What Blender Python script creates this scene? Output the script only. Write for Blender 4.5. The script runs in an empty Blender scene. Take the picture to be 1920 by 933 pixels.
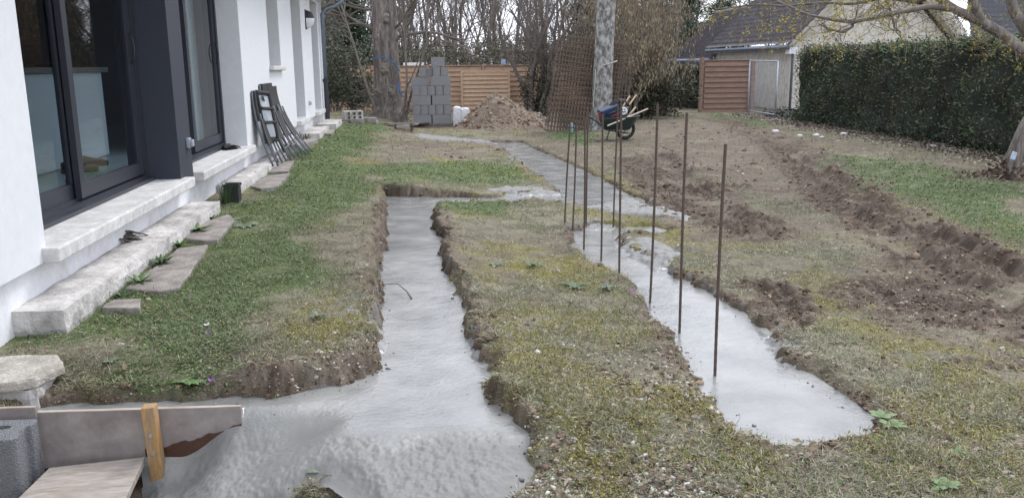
import bpy, math, random
import numpy as np
from mathutils import Vector, Matrix
R = math.radians
random.seed(7); rng = np.random.default_rng(7)
S = bpy.context.scene
C = S.collection
# ------------------------------------------------------------------ camera, sky, sun, exposure
FPX, CX, CY = 1600., 960., 466.5
PITCH = math.atan(345.5/FPX); YAW = math.atan(190/math.hypot(FPX, 345.5)); ROLL = -0.009
EYE = np.array([0, 0, 1.3])
cam = bpy.data.cameras.new('camera'); camo = bpy.data.objects.new('camera', cam); C.objects.link(camo)
camo.matrix_world = Matrix.Translation(EYE) @ Matrix.Rotation(-YAW, 4, 'Z') @ Matrix.Rotation(math.pi/2-PITCH, 4, 'X') @ Matrix.Rotation(ROLL, 4, 'Z')
cam.sensor_width = 36; cam.lens = 30.0; cam.clip_start = .05; cam.clip_end = 2000
S.camera = camo
SUN_EL, SUN_AZ = R(52), R(40)
w = bpy.data.worlds.new('World'); S.world = w; w.use_nodes = True
nt = w.node_tree; nd = nt.nodes; lk = nt.links
bg = nd['Background']
sky = nd.new('ShaderNodeTexSky'); sky.sky_type = 'NISHITA'; sky.sun_disc = False
sky.sun_elevation = SUN_EL; sky.sun_rotation = SUN_AZ; sky.dust_density = 2.5; sky.air_density = 1.0
hs = nd.new('ShaderNodeHueSaturation'); hs.inputs['Saturation'].default_value = .22; hs.inputs['Value'].default_value = 1.0
tc = nd.new('ShaderNodeTexCoord'); nz = nd.new('ShaderNodeTexNoise'); nz.inputs['Scale'].default_value = 3.0; nz.inputs['Detail'].default_value = 6
cr = nd.new('ShaderNodeValToRGB'); cr.color_ramp.elements[0].position = .35; cr.color_ramp.elements[1].position = .65
cr.color_ramp.elements[0].color = (7.6, 8.1, 9.6, 1); cr.color_ramp.elements[1].color = (11.5, 11.9, 13.2, 1)
mx = nd.new('ShaderNodeMixRGB'); mx.inputs['Fac'].default_value = .72
lk.new(tc.outputs['Generated'], nz.inputs['Vector']); lk.new(nz.outputs['Fac'], cr.inputs['Fac'])
lk.new(sky.outputs['Color'], hs.inputs['Color']); lk.new(hs.outputs['Color'], mx.inputs['Color1']); lk.new(cr.outputs['Color'], mx.inputs['Color2'])
lk.new(mx.outputs['Color'], bg.inputs['Color']); bg.inputs['Strength'].default_value = .15
sl = bpy.data.lights.new('sun', 'SUN'); so = bpy.data.objects.new('sun', sl); C.objects.link(so)
sl.energy = 1.5; sl.angle = R(18); sl.color = (1, .97, .93)
# direction towards the sun: azimuth measured from +Y clockwise
sd = Vector((math.sin(SUN_AZ)*math.cos(SUN_EL), math.cos(SUN_AZ)*math.cos(SUN_EL), math.sin(SUN_EL)))
so.rotation_euler = sd.to_track_quat('Z', 'Y').to_euler()
S.view_settings.view_transform = 'Standard'; S.view_settings.look = 'None'; S.view_settings.gamma = 1
S.view_settings.exposure = 0.42
S.render.engine = 'CYCLES'
S.cycles.max_bounces = 6; S.cycles.diffuse_bounces = 3; S.cycles.glossy_bounces = 3; S.cycles.transmission_bounces = 6; S.cycles.transparent_max_bounces = 8
S.cycles.use_denoising = True
# ------------------------------------------------------------------ survey: a photo point -> a place in the world
RM = np.array((Matrix.Rotation(-YAW, 3, 'Z') @ Matrix.Rotation(math.pi/2-PITCH, 3, 'X') @ Matrix.Rotation(ROLL, 3, 'Z')))
def ray(px, py): return RM @ np.array([(px-CX)/FPX, -(py-CY)/FPX, -1])
def at(px, py, z): d = ray(px, py); return EYE+d*(z-EYE[2])/d[2]
def aty(px, py, y): d = ray(px, py); return EYE+d*(y/d[1])
def onx(px, py, x): d = ray(px, py); return EYE+d*(x/d[0])
def ss(a, b, x):
    t = np.clip((np.asarray(x, float)-a)/(b-a), 0, 1); return t*t*(3-2*t)
# ------------------------------------------------------------------ noise
_P = np.random.default_rng(3).random((256, 256))
def vn(x, y):
    xi = np.floor(x).astype(int); yi = np.floor(y).astype(int); fx = x-xi; fy = y-yi
    fx = fx*fx*(3-2*fx); fy = fy*fy*(3-2*fy)
    a = _P[xi & 255, yi & 255]; b = _P[(xi+1) & 255, yi & 255]; c = _P[xi & 255, (yi+1) & 255]; d = _P[(xi+1) & 255, (yi+1) & 255]
    return (a*(1-fx)+b*fx)*(1-fy)+(c*(1-fx)+d*fx)*fy
def fbm(x, y, s, o=4, off=0.):
    x = np.asarray(x, float); y = np.asarray(y, float)
    r = 0; a = 1; t = 0; f = 1/s
    for i in range(o):
        ca, sa = math.cos(i*1.1+.4), math.sin(i*1.1+.4)
        r = r+a*vn((x*ca-y*sa)*f+off+i*17.3, (x*sa+y*ca)*f+off*1.7+i*9.1); t += a; a *= .5; f *= 2.03
    return r/t
# ------------------------------------------------------------------ mesh helpers
def tag(o, label=None, cat=None, group=None, kind=None):
    if label: o['label'] = label
    if cat: o['category'] = cat
    if group: o['group'] = group
    if kind: o['kind'] = kind
    return o
def empty(name, loc, label, cat, group=None, rz=0):
    o = bpy.data.objects.new(name, None); C.objects.link(o); o.location = loc; o.rotation_euler = (0, 0, rz)
    o.empty_display_size = .1
    return tag(o, label, cat, group)
def mesh_np(name, V, F, m, parent=None, col=None, smooth=False):
    V = np.asarray(V, np.float32); F = np.asarray(F, np.int32)
    if parent is not None and parent.get('_w'): V = V-np.array(parent.location, np.float32)
    me = bpy.data.meshes.new(name); n, k = F.shape
    me.vertices.add(len(V)); me.vertices.foreach_set('co', V.ravel())
    me.loops.add(n*k); me.loops.foreach_set('vertex_index', F.ravel())
    me.polygons.add(n); me.polygons.foreach_set('loop_start', np.arange(0, n*k, k, dtype=np.int32))
    me.polygons.foreach_set('loop_total', np.full(n, k, np.int32))
    if smooth: me.polygons.foreach_set('use_smooth', np.ones(n, bool))
    me.update(calc_edges=True)
    if col is not None:
        a = me.color_attributes.new('col', 'FLOAT_COLOR', 'POINT')
        c = np.ones((len(V), 4), np.float32); c[:, :3] = col; a.data.foreach_set('color', c.ravel())
    me.materials.append(m)
    o = bpy.data.objects.new(name, me); C.objects.link(o)
    if parent is not None: o.parent = parent
    return o
class MB:
    def __init__(s): s.v = []; s.f = []
    def add(s, vs, fs):
        b = len(s.v); s.v += [tuple(map(float, q)) for q in vs]; s.f += [tuple(b+i for i in q) for q in fs]; return s
    def box(s, a, b, rot=None, piv=None):
        (x0, y0, z0), (x1, y1, z1) = a, b
        vs = [Vector(q) for q in ((x0,y0,z0),(x1,y0,z0),(x1,y1,z0),(x0,y1,z0),(x0,y0,z1),(x1,y0,z1),(x1,y1,z1),(x0,y1,z1))]
        if rot is not None:
            piv = Vector(piv) if piv is not None else (Vector(a)+Vector(b))/2
            vs = [rot @ (q-piv)+piv for q in vs]
        return s.add(vs, [(3,2,1,0),(4,5,6,7),(0,1,5,4),(1,2,6,5),(2,3,7,6),(3,0,4,7)])
    def tube(s, pts, rad, n=6, cap=True):
        pts = [Vector(p) for p in pts]; rad = rad if hasattr(rad, '__len__') else [rad]*len(pts); b = len(s.v)
        prev = None
        for i, p in enumerate(pts):
            t = (pts[min(i+1, len(pts)-1)]-pts[max(i-1, 0)]).normalized()
            if prev is None: u = t.orthogonal().normalized()
            else:
                u = prev-t*prev.dot(t); u = u.normalized() if u.length > 1e-5 else t.orthogonal().normalized()
            prev = u; v = t.cross(u)
            for k in range(n):
                a = 2*math.pi*k/n; s.v.append(tuple(p+(u*math.cos(a)+v*math.sin(a))*rad[i]))
        for i in range(len(pts)-1):
            for k in range(n):
                s.f.append((b+i*n+k, b+i*n+(k+1) % n, b+(i+1)*n+(k+1) % n, b+(i+1)*n+k))
        if cap:
            s.f.append(tuple(b+k for k in range(n))[::-1]); e = b+(len(pts)-1)*n; s.f.append(tuple(e+k for k in range(n)))
        return s
    def prism(s, poly, z0, z1):          # poly of (x, y), extruded in z
        n = len(poly); vs = [(x, y, z0) for x, y in poly]+[(x, y, z1) for x, y in poly]
        return s.add(vs, [tuple(range(n))[::-1], tuple(range(n, 2*n))]+[(i, (i+1) % n, n+(i+1) % n, n+i) for i in range(n)])
    def lathe(s, prof, c, n=16, axis=None):
        b = len(s.v); q = axis.to_matrix() if axis is not None else Matrix.Identity(3); c = Vector(c)
        for r, z in prof:
            for k in range(n):
                a = 2*math.pi*k/n; s.v.append(tuple(c+q @ Vector((r*math.cos(a), r*math.sin(a), z))))
        for i in range(len(prof)-1):
            for k in range(n): s.f.append((b+i*n+k, b+i*n+(k+1) % n, b+(i+1)*n+(k+1) % n, b+(i+1)*n+k))
        s.f.append(tuple(b+k for k in range(n))[::-1]); e = b+(len(prof)-1)*n; s.f.append(tuple(e+k for k in range(n)))
        return s
    def build(s, name, m, parent=None, bevel=0, smooth=False, world=True, seg=2):
        me = bpy.data.meshes.new(name); v = s.v
        if parent is not None and world:
            l = parent.location; v = [(a-l[0], b-l[1], c-l[2]) for a, b, c in v]
        me.from_pydata(v, [], s.f); me.materials.append(m)
        if smooth:
            for p in me.polygons: p.use_smooth = True
        me.update(); o = bpy.data.objects.new(name, me); C.objects.link(o)
        if parent is not None: o.parent = parent
        if bevel:
            bm = o.modifiers.new('bevel', 'BEVEL'); bm.width = bevel; bm.segments = seg; bm.limit_method = 'ANGLE'
        return o
def children(o): return [q for q in bpy.data.objects if q.parent == o]
def copy_tree(o, parent=None):
    c = o.copy(); C.objects.link(c)
    if parent is not None: c.parent = parent
    for ch in children(o): copy_tree(ch, c)
    return c
# ------------------------------------------------------------------ materials
def mat(name, col, rough=.7, var=.15, scale=8., bump=0., bscale=60., metal=0., spec=.5, attr=False, col2=None, stretch=None, thr=(.4, .6), coat=0):
    m = bpy.data.materials.new(name); m.use_nodes = True; t = m.node_tree; N = t.nodes; L = t.links; p = N['Principled BSDF']
    p.inputs['Roughness'].default_value = rough; p.inputs['Metallic'].default_value = metal; p.inputs['Specular IOR Level'].default_value = spec
    p.inputs['Coat Weight'].default_value = coat
    co = N.new('ShaderNodeTexCoord'); src = co.outputs['Object']
    if stretch:
        mp = N.new('ShaderNodeMapping'); mp.inputs['Scale'].default_value = stretch; L.new(src, mp.inputs['Vector']); src = mp.outputs['Vector']
    nz = N.new('ShaderNodeTexNoise'); nz.inputs['Scale'].default_value = scale; nz.inputs['Detail'].default_value = 8; nz.inputs['Roughness'].default_value = .65
    L.new(src, nz.inputs['Vector'])
    base = None
    if attr:
        at_ = N.new('ShaderNodeAttribute'); at_.attribute_name = 'col'; base = at_.outputs['Color']
    if col2 is not None:
        rp = N.new('ShaderNodeValToRGB'); rp.color_ramp.elements[0].position = thr[0]; rp.color_ramp.elements[1].position = thr[1]
        rp.color_ramp.elements[0].color = (*col, 1); rp.color_ramp.elements[1].color = (*col2, 1)
        L.new(nz.outputs['Fac'], rp.inputs['Fac']); base = rp.outputs['Color']
    nz2 = N.new('ShaderNodeTexNoise'); nz2.inputs['Scale'].default_value = scale*3.7; nz2.inputs['Detail'].default_value = 6; L.new(src, nz2.inputs['Vector'])
    mr = N.new('ShaderNodeMapRange'); mr.inputs['From Min'].default_value = .3; mr.inputs['From Max'].default_value = .7
    mr.inputs['To Min'].default_value = 1-var; mr.inputs['To Max'].default_value = 1+var
    L.new(nz2.outputs['Fac'], mr.inputs['Value'])
    vm = N.new('ShaderNodeVectorMath'); vm.operation = 'SCALE'
    if base is None: vm.inputs[0].default_value = col
    else: L.new(base, vm.inputs[0])
    L.new(mr.outputs['Result'], vm.inputs['Scale']); L.new(vm.outputs['Vector'], p.inputs['Base Color'])
    if bump:
        nb = N.new('ShaderNodeTexNoise'); nb.inputs['Scale'].default_value = bscale; nb.inputs['Detail'].default_value = 5; L.new(src, nb.inputs['Vector'])
        b = N.new('ShaderNodeBump'); b.inputs['Strength'].default_value = bump; b.inputs['Distance'].default_value = .02
        L.new(nb.outputs['Fac'], b.inputs['Height']); L.new(b.outputs['Normal'], p.inputs['Normal'])
    return m
M = dict(
 render=mat('white_render', (.74, .755, .78), .85, .03, 4, .35, 260),
 plinth=mat('white_plinth', (.72, .73, .75), .8, .05, 5, .15, 90, col2=(.58, .57, .55), thr=(.5, .75)),
 navy=mat('anthracite_metal', (.030, .034, .046), .42, .08, 5),
 navy_panel=mat('anthracite_cladding', (.034, .040, .058), .55, .08, 6, .1, 200),
 stone=mat('cut_stone', (.50, .50, .49), .85, .12, 5, .25, 50, col2=(.62, .62, .61)),
 oldstone=mat('old_pale_stone', (.30, .285, .27), .9, .14, 4, .6, 35, col2=(.56, .54, .52), thr=(.36, .6)),
 paving=mat('brown_paving', (.20, .18, .162), .9, .14, 5, .4, 45, col2=(.30, .275, .25)),
 block=mat('concrete_block', (.25, .25, .258), .95, .16, 10, .6, 90),
 lightblock=mat('near_block', (.22, .228, .24), .95, .2, 25, 1.0, 150),
 ply=mat('film_faced_board', (.225, .195, .185), .6, .14, 4, .12, 40, col2=(.32, .285, .27)),
 plyedge=mat('pale_board', (.42, .37, .32), .75, .14, 5, .15, 40, stretch=(1, 4, 1), col2=(.33, .27, .22)),
 stake=mat('yellow_timber', (.40, .235, .09), .8, .2, 6, .3, 50, stretch=(5, 5, 1), col2=(.31, .22, .135)),
 fence=mat('larch_board', (.31, .205, .14), .8, .16, 3, .15, 40, stretch=(1, 6, 9), col2=(.41, .285, .20)),
 gate=mat('red_brown_board', (.20, .125, .095), .8, .14, 3, .15, 40, stretch=(1, 6, 9), col2=(.27, .175, .135)),
 timber=mat('raw_timber', (.55, .43, .28), .75, .12, 6, .1, 40, stretch=(2, 2, 2)),
 rust=mat('rusty_steel', (.11, .08, .065), .85, .25, 30, .3, 200, metal=.2),
 zinc=mat('zinc', (.19, .225, .28), .45, .12, 6, metal=.4),
 galv=mat('galvanised', (.42, .46, .52), .45, .1, 8, metal=.5),
 bark=mat('dark_bark', (.12, .102, .09), .95, .35, 9, 1.0, 30, stretch=(1, 1, .18), col2=(.25, .22, .195)),
 palebark=mat('white_blotched_bark', (.13, .12, .11), .95, .3, 12, .6, 40, col2=(.40, .40, .385), stretch=(1, 1, .6), thr=(.42, .60)),
 twig=mat('bare_branch', (.155, .132, .115), .9, .25, 3, .2, 30),
 greybranch=mat('grey_branch', (.20, .18, .16), .9, .25, 3, .2, 30),
 leafcol=mat('foliage', (.1, .1, .1), .6, .12, 5, attr=True, spec=.3),
 groundcol=mat('soil_and_turf', (.1, .1, .1), .95, .22, 40, .7, 110, attr=True, spec=.15),
 stonecol=mat('loose_stones', (.1, .1, .1), .9, .15, 30, attr=True, spec=.2),
 pile=mat('heaped_soil', (.185, .145, .112), .95, .25, 6, .9, 40, col2=(.26, .21, .165), spec=.1),
 tile=mat('weathered_tile', (.105, .095, .105), .85, .3, 6, .3, 30, col2=(.165, .15, .155)),
 tile2=mat('grey_tile', (.11, .115, .13), .8, .2, 6, .3, 30),
 cream=mat('cream_render', (.60, .565, .49), .9, .05, 2, .1, 60),
 ivywall=mat('wall_with_old_tendrils', (.56, .54, .49), .95, .2, 6, .3, 60, stretch=(3, 3, .7), col2=(.27, .245, .21), thr=(.48, .66)),
 whiteboard=mat('white_painted', (.72, .73, .75), .6, .04),
 black=mat('black_plastic', (.022, .022, .026), .55, .15, 10),
 cloth=mat('dark_cloth', (.018, .018, .020), .9, .2, 10, .3, 80),
 chairgrey=mat('grey_chair_frame', (.13, .145, .17), .5, .1, 8, metal=.3),
 rattan=mat('black_woven_seat', (.03, .028, .028), .7, .3, 60, .5, 120),
 chairinner=mat('pale_seat_back', (.50, .53, .57), .6, .05),
 blue=mat('blue_plastic', (.017, .038, .085), .45, .1, 5),
 red=mat('red_plastic', (.35, .03, .03), .5, .1, 5),
 green=mat('green_barrow_paint', (.020, .038, .033), .5, .12, 6),
 white=mat('white_plastic_sheet', (.68, .69, .72), .5, .06, 10, .3, 20),
 rope=mat('pale_rope', (.45, .44, .40), .8, .1, 20),
 bluestrap=mat('blue_strap', (.03, .14, .38), .6, .1, 10),
 floor=mat('indoor_tiles', (.45, .47, .48), .4, .05),
 island=mat('white_lacquer', (.70, .73, .77), .4, .02),
 worktop=mat('grey_wood_worktop', (.17, .15, .14), .6, .12, 5),
 darkwall=mat('indoor_wall', (.16, .17, .19), .8, .05),
 curtain=mat('pale_curtain', (.6, .6, .58), .8, .05),
 deadleaf=mat('dead_leaf', (.095, .082, .068), .85, .3, 20),
 screw=mat('screw_steel', (.5, .5, .5), .35, .05, metal=.8),
 lampglass=mat('frosted_glass', (.75, .76, .78), .25, .02),
 bottleblue=mat('bottle_label', (.06, .2, .5), .4, .05),
)
g = bpy.data.materials.new('window_glass'); g.use_nodes = True; p = g.node_tree.nodes['Principled BSDF']
p.inputs['Base Color'].default_value = (.82, .88, .9, 1); p.inputs['Roughness'].default_value = 0.02
p.inputs['Transmission Weight'].default_value = 1; p.inputs['IOR'].default_value = 1.45; M['glass'] = g
# shadows through thin panes: glass passes straight through
g = bpy.data.materials.new('bottle_glass'); g.use_nodes = True; p = g.node_tree.nodes['Principled BSDF']
p.inputs['Base Color'].default_value = (.75, .85, .85, 1); p.inputs['Roughness'].default_value = .1; p.inputs['Transmission Weight'].default_value = .7; M['bottle'] = g
M['bottlegreen'] = mat('green_liquid', (.05, .22, .14), .3, .05)
# wet concrete: attribute colour, roughness by attribute alpha-like mask (rough skin on the spills, wet and smooth in the trenches)
m = bpy.data.materials.new('wet_concrete'); m.use_nodes = True; t = m.node_tree; N = t.nodes; L = t.links; p = N['Principled BSDF']
a = N.new('ShaderNodeAttribute'); a.attribute_name = 'col'; sp = N.new('ShaderNodeSeparateColor'); L.new(a.outputs['Color'], sp.inputs['Color'])
co = N.new('ShaderNodeTexCoord'); n1 = N.new('ShaderNodeTexNoise'); n1.inputs['Scale'].default_value = 3.5; n1.inputs['Detail'].default_value = 7; L.new(co.outputs['Object'], n1.inputs['Vector'])
rp = N.new('ShaderNodeValToRGB'); rp.color_ramp.elements[0].position = .3; rp.color_ramp.elements[1].position = .7
rp.color_ramp.elements[0].color = (.175, .179, .172, 1); rp.color_ramp.elements[1].color = (.30, .303, .290, 1); L.new(n1.outputs['Fac'], rp.inputs['Fac'])
mxr = N.new('ShaderNodeMixRGB'); L.new(sp.outputs['Red'], mxr.inputs['Fac']); L.new(rp.outputs['Color'], mxr.inputs['Color1']); mxr.inputs['Color2'].default_value = (.185, .186, .180, 1)
L.new(mxr.outputs['Color'], p.inputs['Base Color'])
mr = N.new('ShaderNodeMapRange'); mr.inputs['To Min'].default_value = .0; mr.inputs['To Max'].default_value = .62; L.new(sp.outputs['Red'], mr.inputs['Value']); ad = N.new('ShaderNodeMath'); ad.operation = 'MULTIPLY_ADD'; L.new(n1.outputs['Fac'], ad.inputs[0]); ad.inputs[1].default_value = .30; L.new(mr.outputs['Result'], ad.inputs[2]); L.new(ad.outputs[0], p.inputs['Roughness'])
mp = N.new('ShaderNodeMapping'); mp.inputs['Scale'].default_value = (1, 1.15, 1); L.new(co.outputs['Object'], mp.inputs['Vector'])
n2 = N.new('ShaderNodeTexNoise'); n2.inputs['Scale'].default_value = 42; n2.inputs['Detail'].default_value = 5; n2.inputs['Distortion'].default_value = .6; L.new(mp.outputs['Vector'], n2.inputs['Vector'])
b = N.new('ShaderNodeBump'); b.inputs['Distance'].default_value = .02; b.inputs['Strength'].default_value = .16; p.inputs['Specular IOR Level'].default_value = .85; L.new(n2.outputs['Fac'], b.inputs['Height'])
L.new(b.outputs['Normal'], p.inputs['Normal']); M['concrete'] = m

# ------------------------------------------------------------------ the ground
def base(x, y):
    x = np.asarray(x, float); y = np.asarray(y, float)
    far = -.018*np.clip(y-6, 0, 24)
    z = far*ss(-1.7, 0.6, x)+(1-ss(-1.7, 0.6, x))*.004*np.clip(y-6, 0, 15)
    z = z-.42*ss(24, 31, y)*(1-ss(-1.7, .6, x))
    z = z-.075*ss(-.05, .9, x)*ss(24, 12, y)
    z = z-(.13*(1-ss(.2, 1.0, x))+.11*(1-ss(-.2, .35, x)))*ss(3.15, 2.8, y)-.30*ss(3.49, 3.43, y)*(1-ss(-.85, -.5, x))*(1-ss(3.15, 2.8, y)*.96)
    z = z-.06*ss(3.98, 3.62, y)*(1-ss(-1.05, -.55, x))
    z = z+.035*(1-ss(.0, .45, np.abs(x+1.95)))*ss(4.7, 5.4, y)
    return z
def gpt(px, py, dz=0., it=6):
    z = 0.
    for _ in range(it):
        q = at(px, py, z+dz); z = float(base(q[0], q[1]))
    return np.array([q[0], q[1], z])
def level(x, y): return -.100-.016*np.clip(np.asarray(y, float)-6, 0, 20)
def poly_px(pts):
    out = []
    for px, py in pts:
        z = -.12
        for _ in range(4):
            q = at(px, py, z); z = float(level(q[0], q[1]))
        out.append((q[0], q[1]))
    return np.array(out)
def gpoly(pts): return np.array([gpt(*q)[:2] for q in pts])
def sdf(P, x, y, margin=1.2):
    """signed distance, positive inside"""
    x = np.asarray(x, float); y = np.asarray(y, float); out = np.full(x.shape, -margin)
    mn = P.min(0)-margin; mxx = P.max(0)+margin
    k = (x > mn[0]) & (x < mxx[0]) & (y > mn[1]) & (y < mxx[1])
    if not k.any(): return out
    X = x[k]; Y = y[k]; d = np.full(X.shape, 1e9); ins = np.zeros(X.shape, bool)
    n = len(P)
    for i in range(n):
        ax, ay = P[i]; bx, by = P[(i+1) % n]; ex, ey = bx-ax, by-ay
        tt = np.clip(((X-ax)*ex+(Y-ay)*ey)/(ex*ex+ey*ey+1e-12), 0, 1)
        d = np.minimum(d, (X-ax-tt*ex)**2+(Y-ay-tt*ey)**2)
        c = ((ay > Y) != (by > Y)); xi = ax+(Y-ay)*ex/(ey if abs(ey) > 1e-12 else 1e-12); ins ^= c & (X < xi)
    d = np.sqrt(d); out[k] = np.clip(np.where(ins, d, -d), -margin, 9); return out
def lined(P, x, y, margin=1.5):
    x = np.asarray(x, float); y = np.asarray(y, float); out = np.full(x.shape, margin); side = np.zeros(x.shape)
    for i in range(len(P)-1):
        ax, ay = P[i]; bx, by = P[i+1]; ex, ey = bx-ax, by-ay; l = math.hypot(ex, ey)
        tt = np.clip(((x-ax)*ex+(y-ay)*ey)/(l*l), 0, 1); dd = np.hypot(x-ax-tt*ex, y-ay-tt*ey)
        m_ = dd < out; out = np.where(m_, dd, out); side = np.where(m_, ((x-ax)*ey-(y-ay)*ex)/l, side)
    return out, side
POOLS = [poly_px(q) for q in (
 [(729,372),(803,372),(806,400),(822,450),(830,500),(845,545),(862,600),(878,650),(893,672),(898,695),(900,725),(905,748),(930,775),(960,812),(860,838),(700,842),(540,850),(470,862),(455,880),(300,870),(60,862),(60,765),(250,765),(400,757),(520,746),(590,736),(700,712),(722,690),(728,640),(716,570),(722,500),(724,430),(730,390)],
 [(720,368),(806,370),(960,371),(1000,374),(960,383),(880,386),(806,390),(729,384)],
 [(1072,434),(1092,468),(1130,495),(1168,520),(1200,548),(1225,592),(1262,625),(1280,660),(1322,702),(1352,745),(1390,788),(1430,820),(1455,828),(1500,822),(1560,829),(1634,818),(1610,785),(1560,745),(1510,712),(1462,678),(1440,640),(1390,595),(1340,560),(1290,530),(1235,505),(1190,485),(1160,462),(1150,446),(1175,436),(1225,443),(1257,437),(1215,426),(1150,427)],
 [(920,268),(975,267),(1002,280),(1050,300),(1105,326),(1160,356),(1205,380),(1215,393),(1150,394),(1070,384),(945,374),(955,366),(1058,362),(1036,350),(1015,330),(986,311),(962,291),(940,276)],
 [(742,232),(769,232),(773,259),(742,258)],
)]
ROUGH = [gpoly(q) for q in (
 [(1145,445),(1185,440),(1240,450),(1285,475),(1275,498),(1240,500),(1280,525),(1240,512),(1190,490),(1155,465)],
 [(1072,428),(1085,417),(1130,414),(1165,422),(1150,430)],
 [(905,357),(945,350),(1000,350),(1045,358),(1066,363),(975,366),(940,362)],
 [(1150,372),(1190,370),(1240,388),(1290,404),(1290,414),(1240,408),(1160,403),(1080,392)],
 [(778,257),(776,251),(800,252),(870,259),(940,267),(925,271),(860,265)],
 [(640,585),(668,562),(700,566),(718,588),(712,622),(680,612),(652,606)],
 [(872,598),(905,592),(930,606),(905,632),(912,655),(885,650)],
 [(1400,605),(1440,612),(1500,640),(1528,670),(1500,682),(1458,672),(1420,640)],
 [(945,295),(965,290),(975,300),(955,308)],
)]
FRONT = np.array([(-.728, 3.47), (-.60, 3.47), (-.40, 3.22), (-.2, 3.16), (.2, 3.16)]+[tuple(at(px, py, -.17)[:2]) for px, py in [(930,790),(968,835),(1000,885),(985,908),(930,960),(700,985),(665,925),(625,902),(590,898),(545,908),(440,926),(310,950)]]+[(-1.12, 3.0), (-1.13, 3.47), (-.74, 3.45)])
RUTS = [ (gpoly([(1470,275),(1525,310),(1590,350),(1650,385),(1720,425),(1800,465),(1925,520)]), .17, .065),
 (gpoly([(1380,240),(1440,270),(1500,325),(1560,380),(1640,430),(1750,500),(1925,590)]), .16, .05),
 (gpoly([(1230,290),(1290,340),(1330,380),(1400,430),(1420,440)]), .22, .05),
 (gpoly([(1180,300),(1230,345),(1270,385),(1310,410)]), .2, .03),
 (gpoly([(1340,222),(1400,240),(1460,262),(1530,300)]), .3, .035),
 (gpoly([(1440,540),(1470,560),(1480,605)]), .12, .05),
 (gpoly([(1700,560),(1800,600),(1925,660)]), .3, .02)]
Z = dict(
 green=[gpoly(q) for q in (
  [(615,232),(735,232),(700,262),(640,300),(720,345),(640,420),(560,480),(600,530),(480,560),(420,650),(330,720),(250,765),(60,765),(-60,620),(150,600),(240,500),(400,400),(540,300)],
  [(660,310),(900,300),(980,330),(1000,350),(850,345),(720,340)],
  [(1500,288),(1600,292),(1700,300),(1925,350),(1925,460),(1800,425),(1700,385),(1600,340)],
  [(1330,212),(1400,218),(1450,235),(1400,240),(1340,228)],
  [(1130,255),(1060,245),(1040,262),(1100,272)],[(800,372),(960,378),(940,400),(820,392)])],
 moss=[gpoly(q) for q in (
  [(870,600),(980,560),(1100,575),(1210,600),(1260,640),(1150,650),(1050,640),(950,650),(880,640)],
  [(900,700),(1000,680),(1120,740),(1230,730),(1260,790),(1150,850),(1020,790),(930,760)],
  [(1340,780),(1440,860),(1420,890),(1320,850)],[(1640,840),(1800,850),(1925,900),(1925,960),(1650,960),(1600,900)],
  [(1100,380),(1250,420),(1330,480),(1320,520),(1200,440),(1060,410)],[(1560,560),(1700,620),(1900,720),(1900,780),(1700,700),(1560,640)],
  [(540,600),(620,560),(650,600),(580,640)],[(1560,330),(1800,400),(1925,440),(1925,480),(1700,410)],[(980,470),(1150,500),(1180,560),(1000,540),(900,500)],
  [(800,290),(1000,320),(1040,345),(900,330)],[(1080,310),(1200,345),(1290,390),(1200,370)])],
 soil=[gpoly(q) for q in (
  [(1180,228),(1380,222),(1560,300),(1925,470),(1925,560),(1600,430),(1400,340),(1200,290)],
  [(1240,650),(1290,680),(1400,800),(1600,830),(1620,860),(1480,880),(1330,780),(1200,700)],
  [(1190,300),(1300,335),(1440,400),(1440,440),(1330,440),(1250,390),(1180,340)],
  [(950,890),(1300,880),(1400,960),(930,960)],[(880,540),(960,580),(1010,600),(900,600)],
  [(1500,700),(1700,740),(1920,820),(1920,860),(1600,800)],[(860,300),(700,270),(900,262),(960,280)],
  [(500,690),(700,660),(725,700),(560,745),(440,750)],[(1560,460),(1925,560),(1925,640),(1600,520)],[(1640,690),(1900,790),(1925,830),(1700,800)])],
 gravel=[gpoly(q) for q in ([(960,830),(1100,800),(1320,870),(1400,960),(930,960)],[(590,650),(690,620),(725,650),(715,700),(640,700),(560,720)],[(960,600),(1180,640),(1340,700),(1300,780),(1000,700)],[(600,690),(700,690),(690,720),(560,740)],[(1600,500),(1760,560),(1900,640),(1750,600)])],
)
def zones(x, y):
    x = np.asarray(x, float); y = np.asarray(y, float)
    jit = (fbm(x, y, .5, 4, 5.)-.5)
    out = {}
    for k, ps in Z.items():
        m_ = np.zeros(x.shape)
        for P_ in ps:
            d = sdf(P_, x, y, 1.2); wd = .18 if k != 'soil' else .14
            m_ = np.maximum(m_, ss(-wd, wd, d+jit*.9))
        out[k] = m_
    return out
_jx = None
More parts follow.
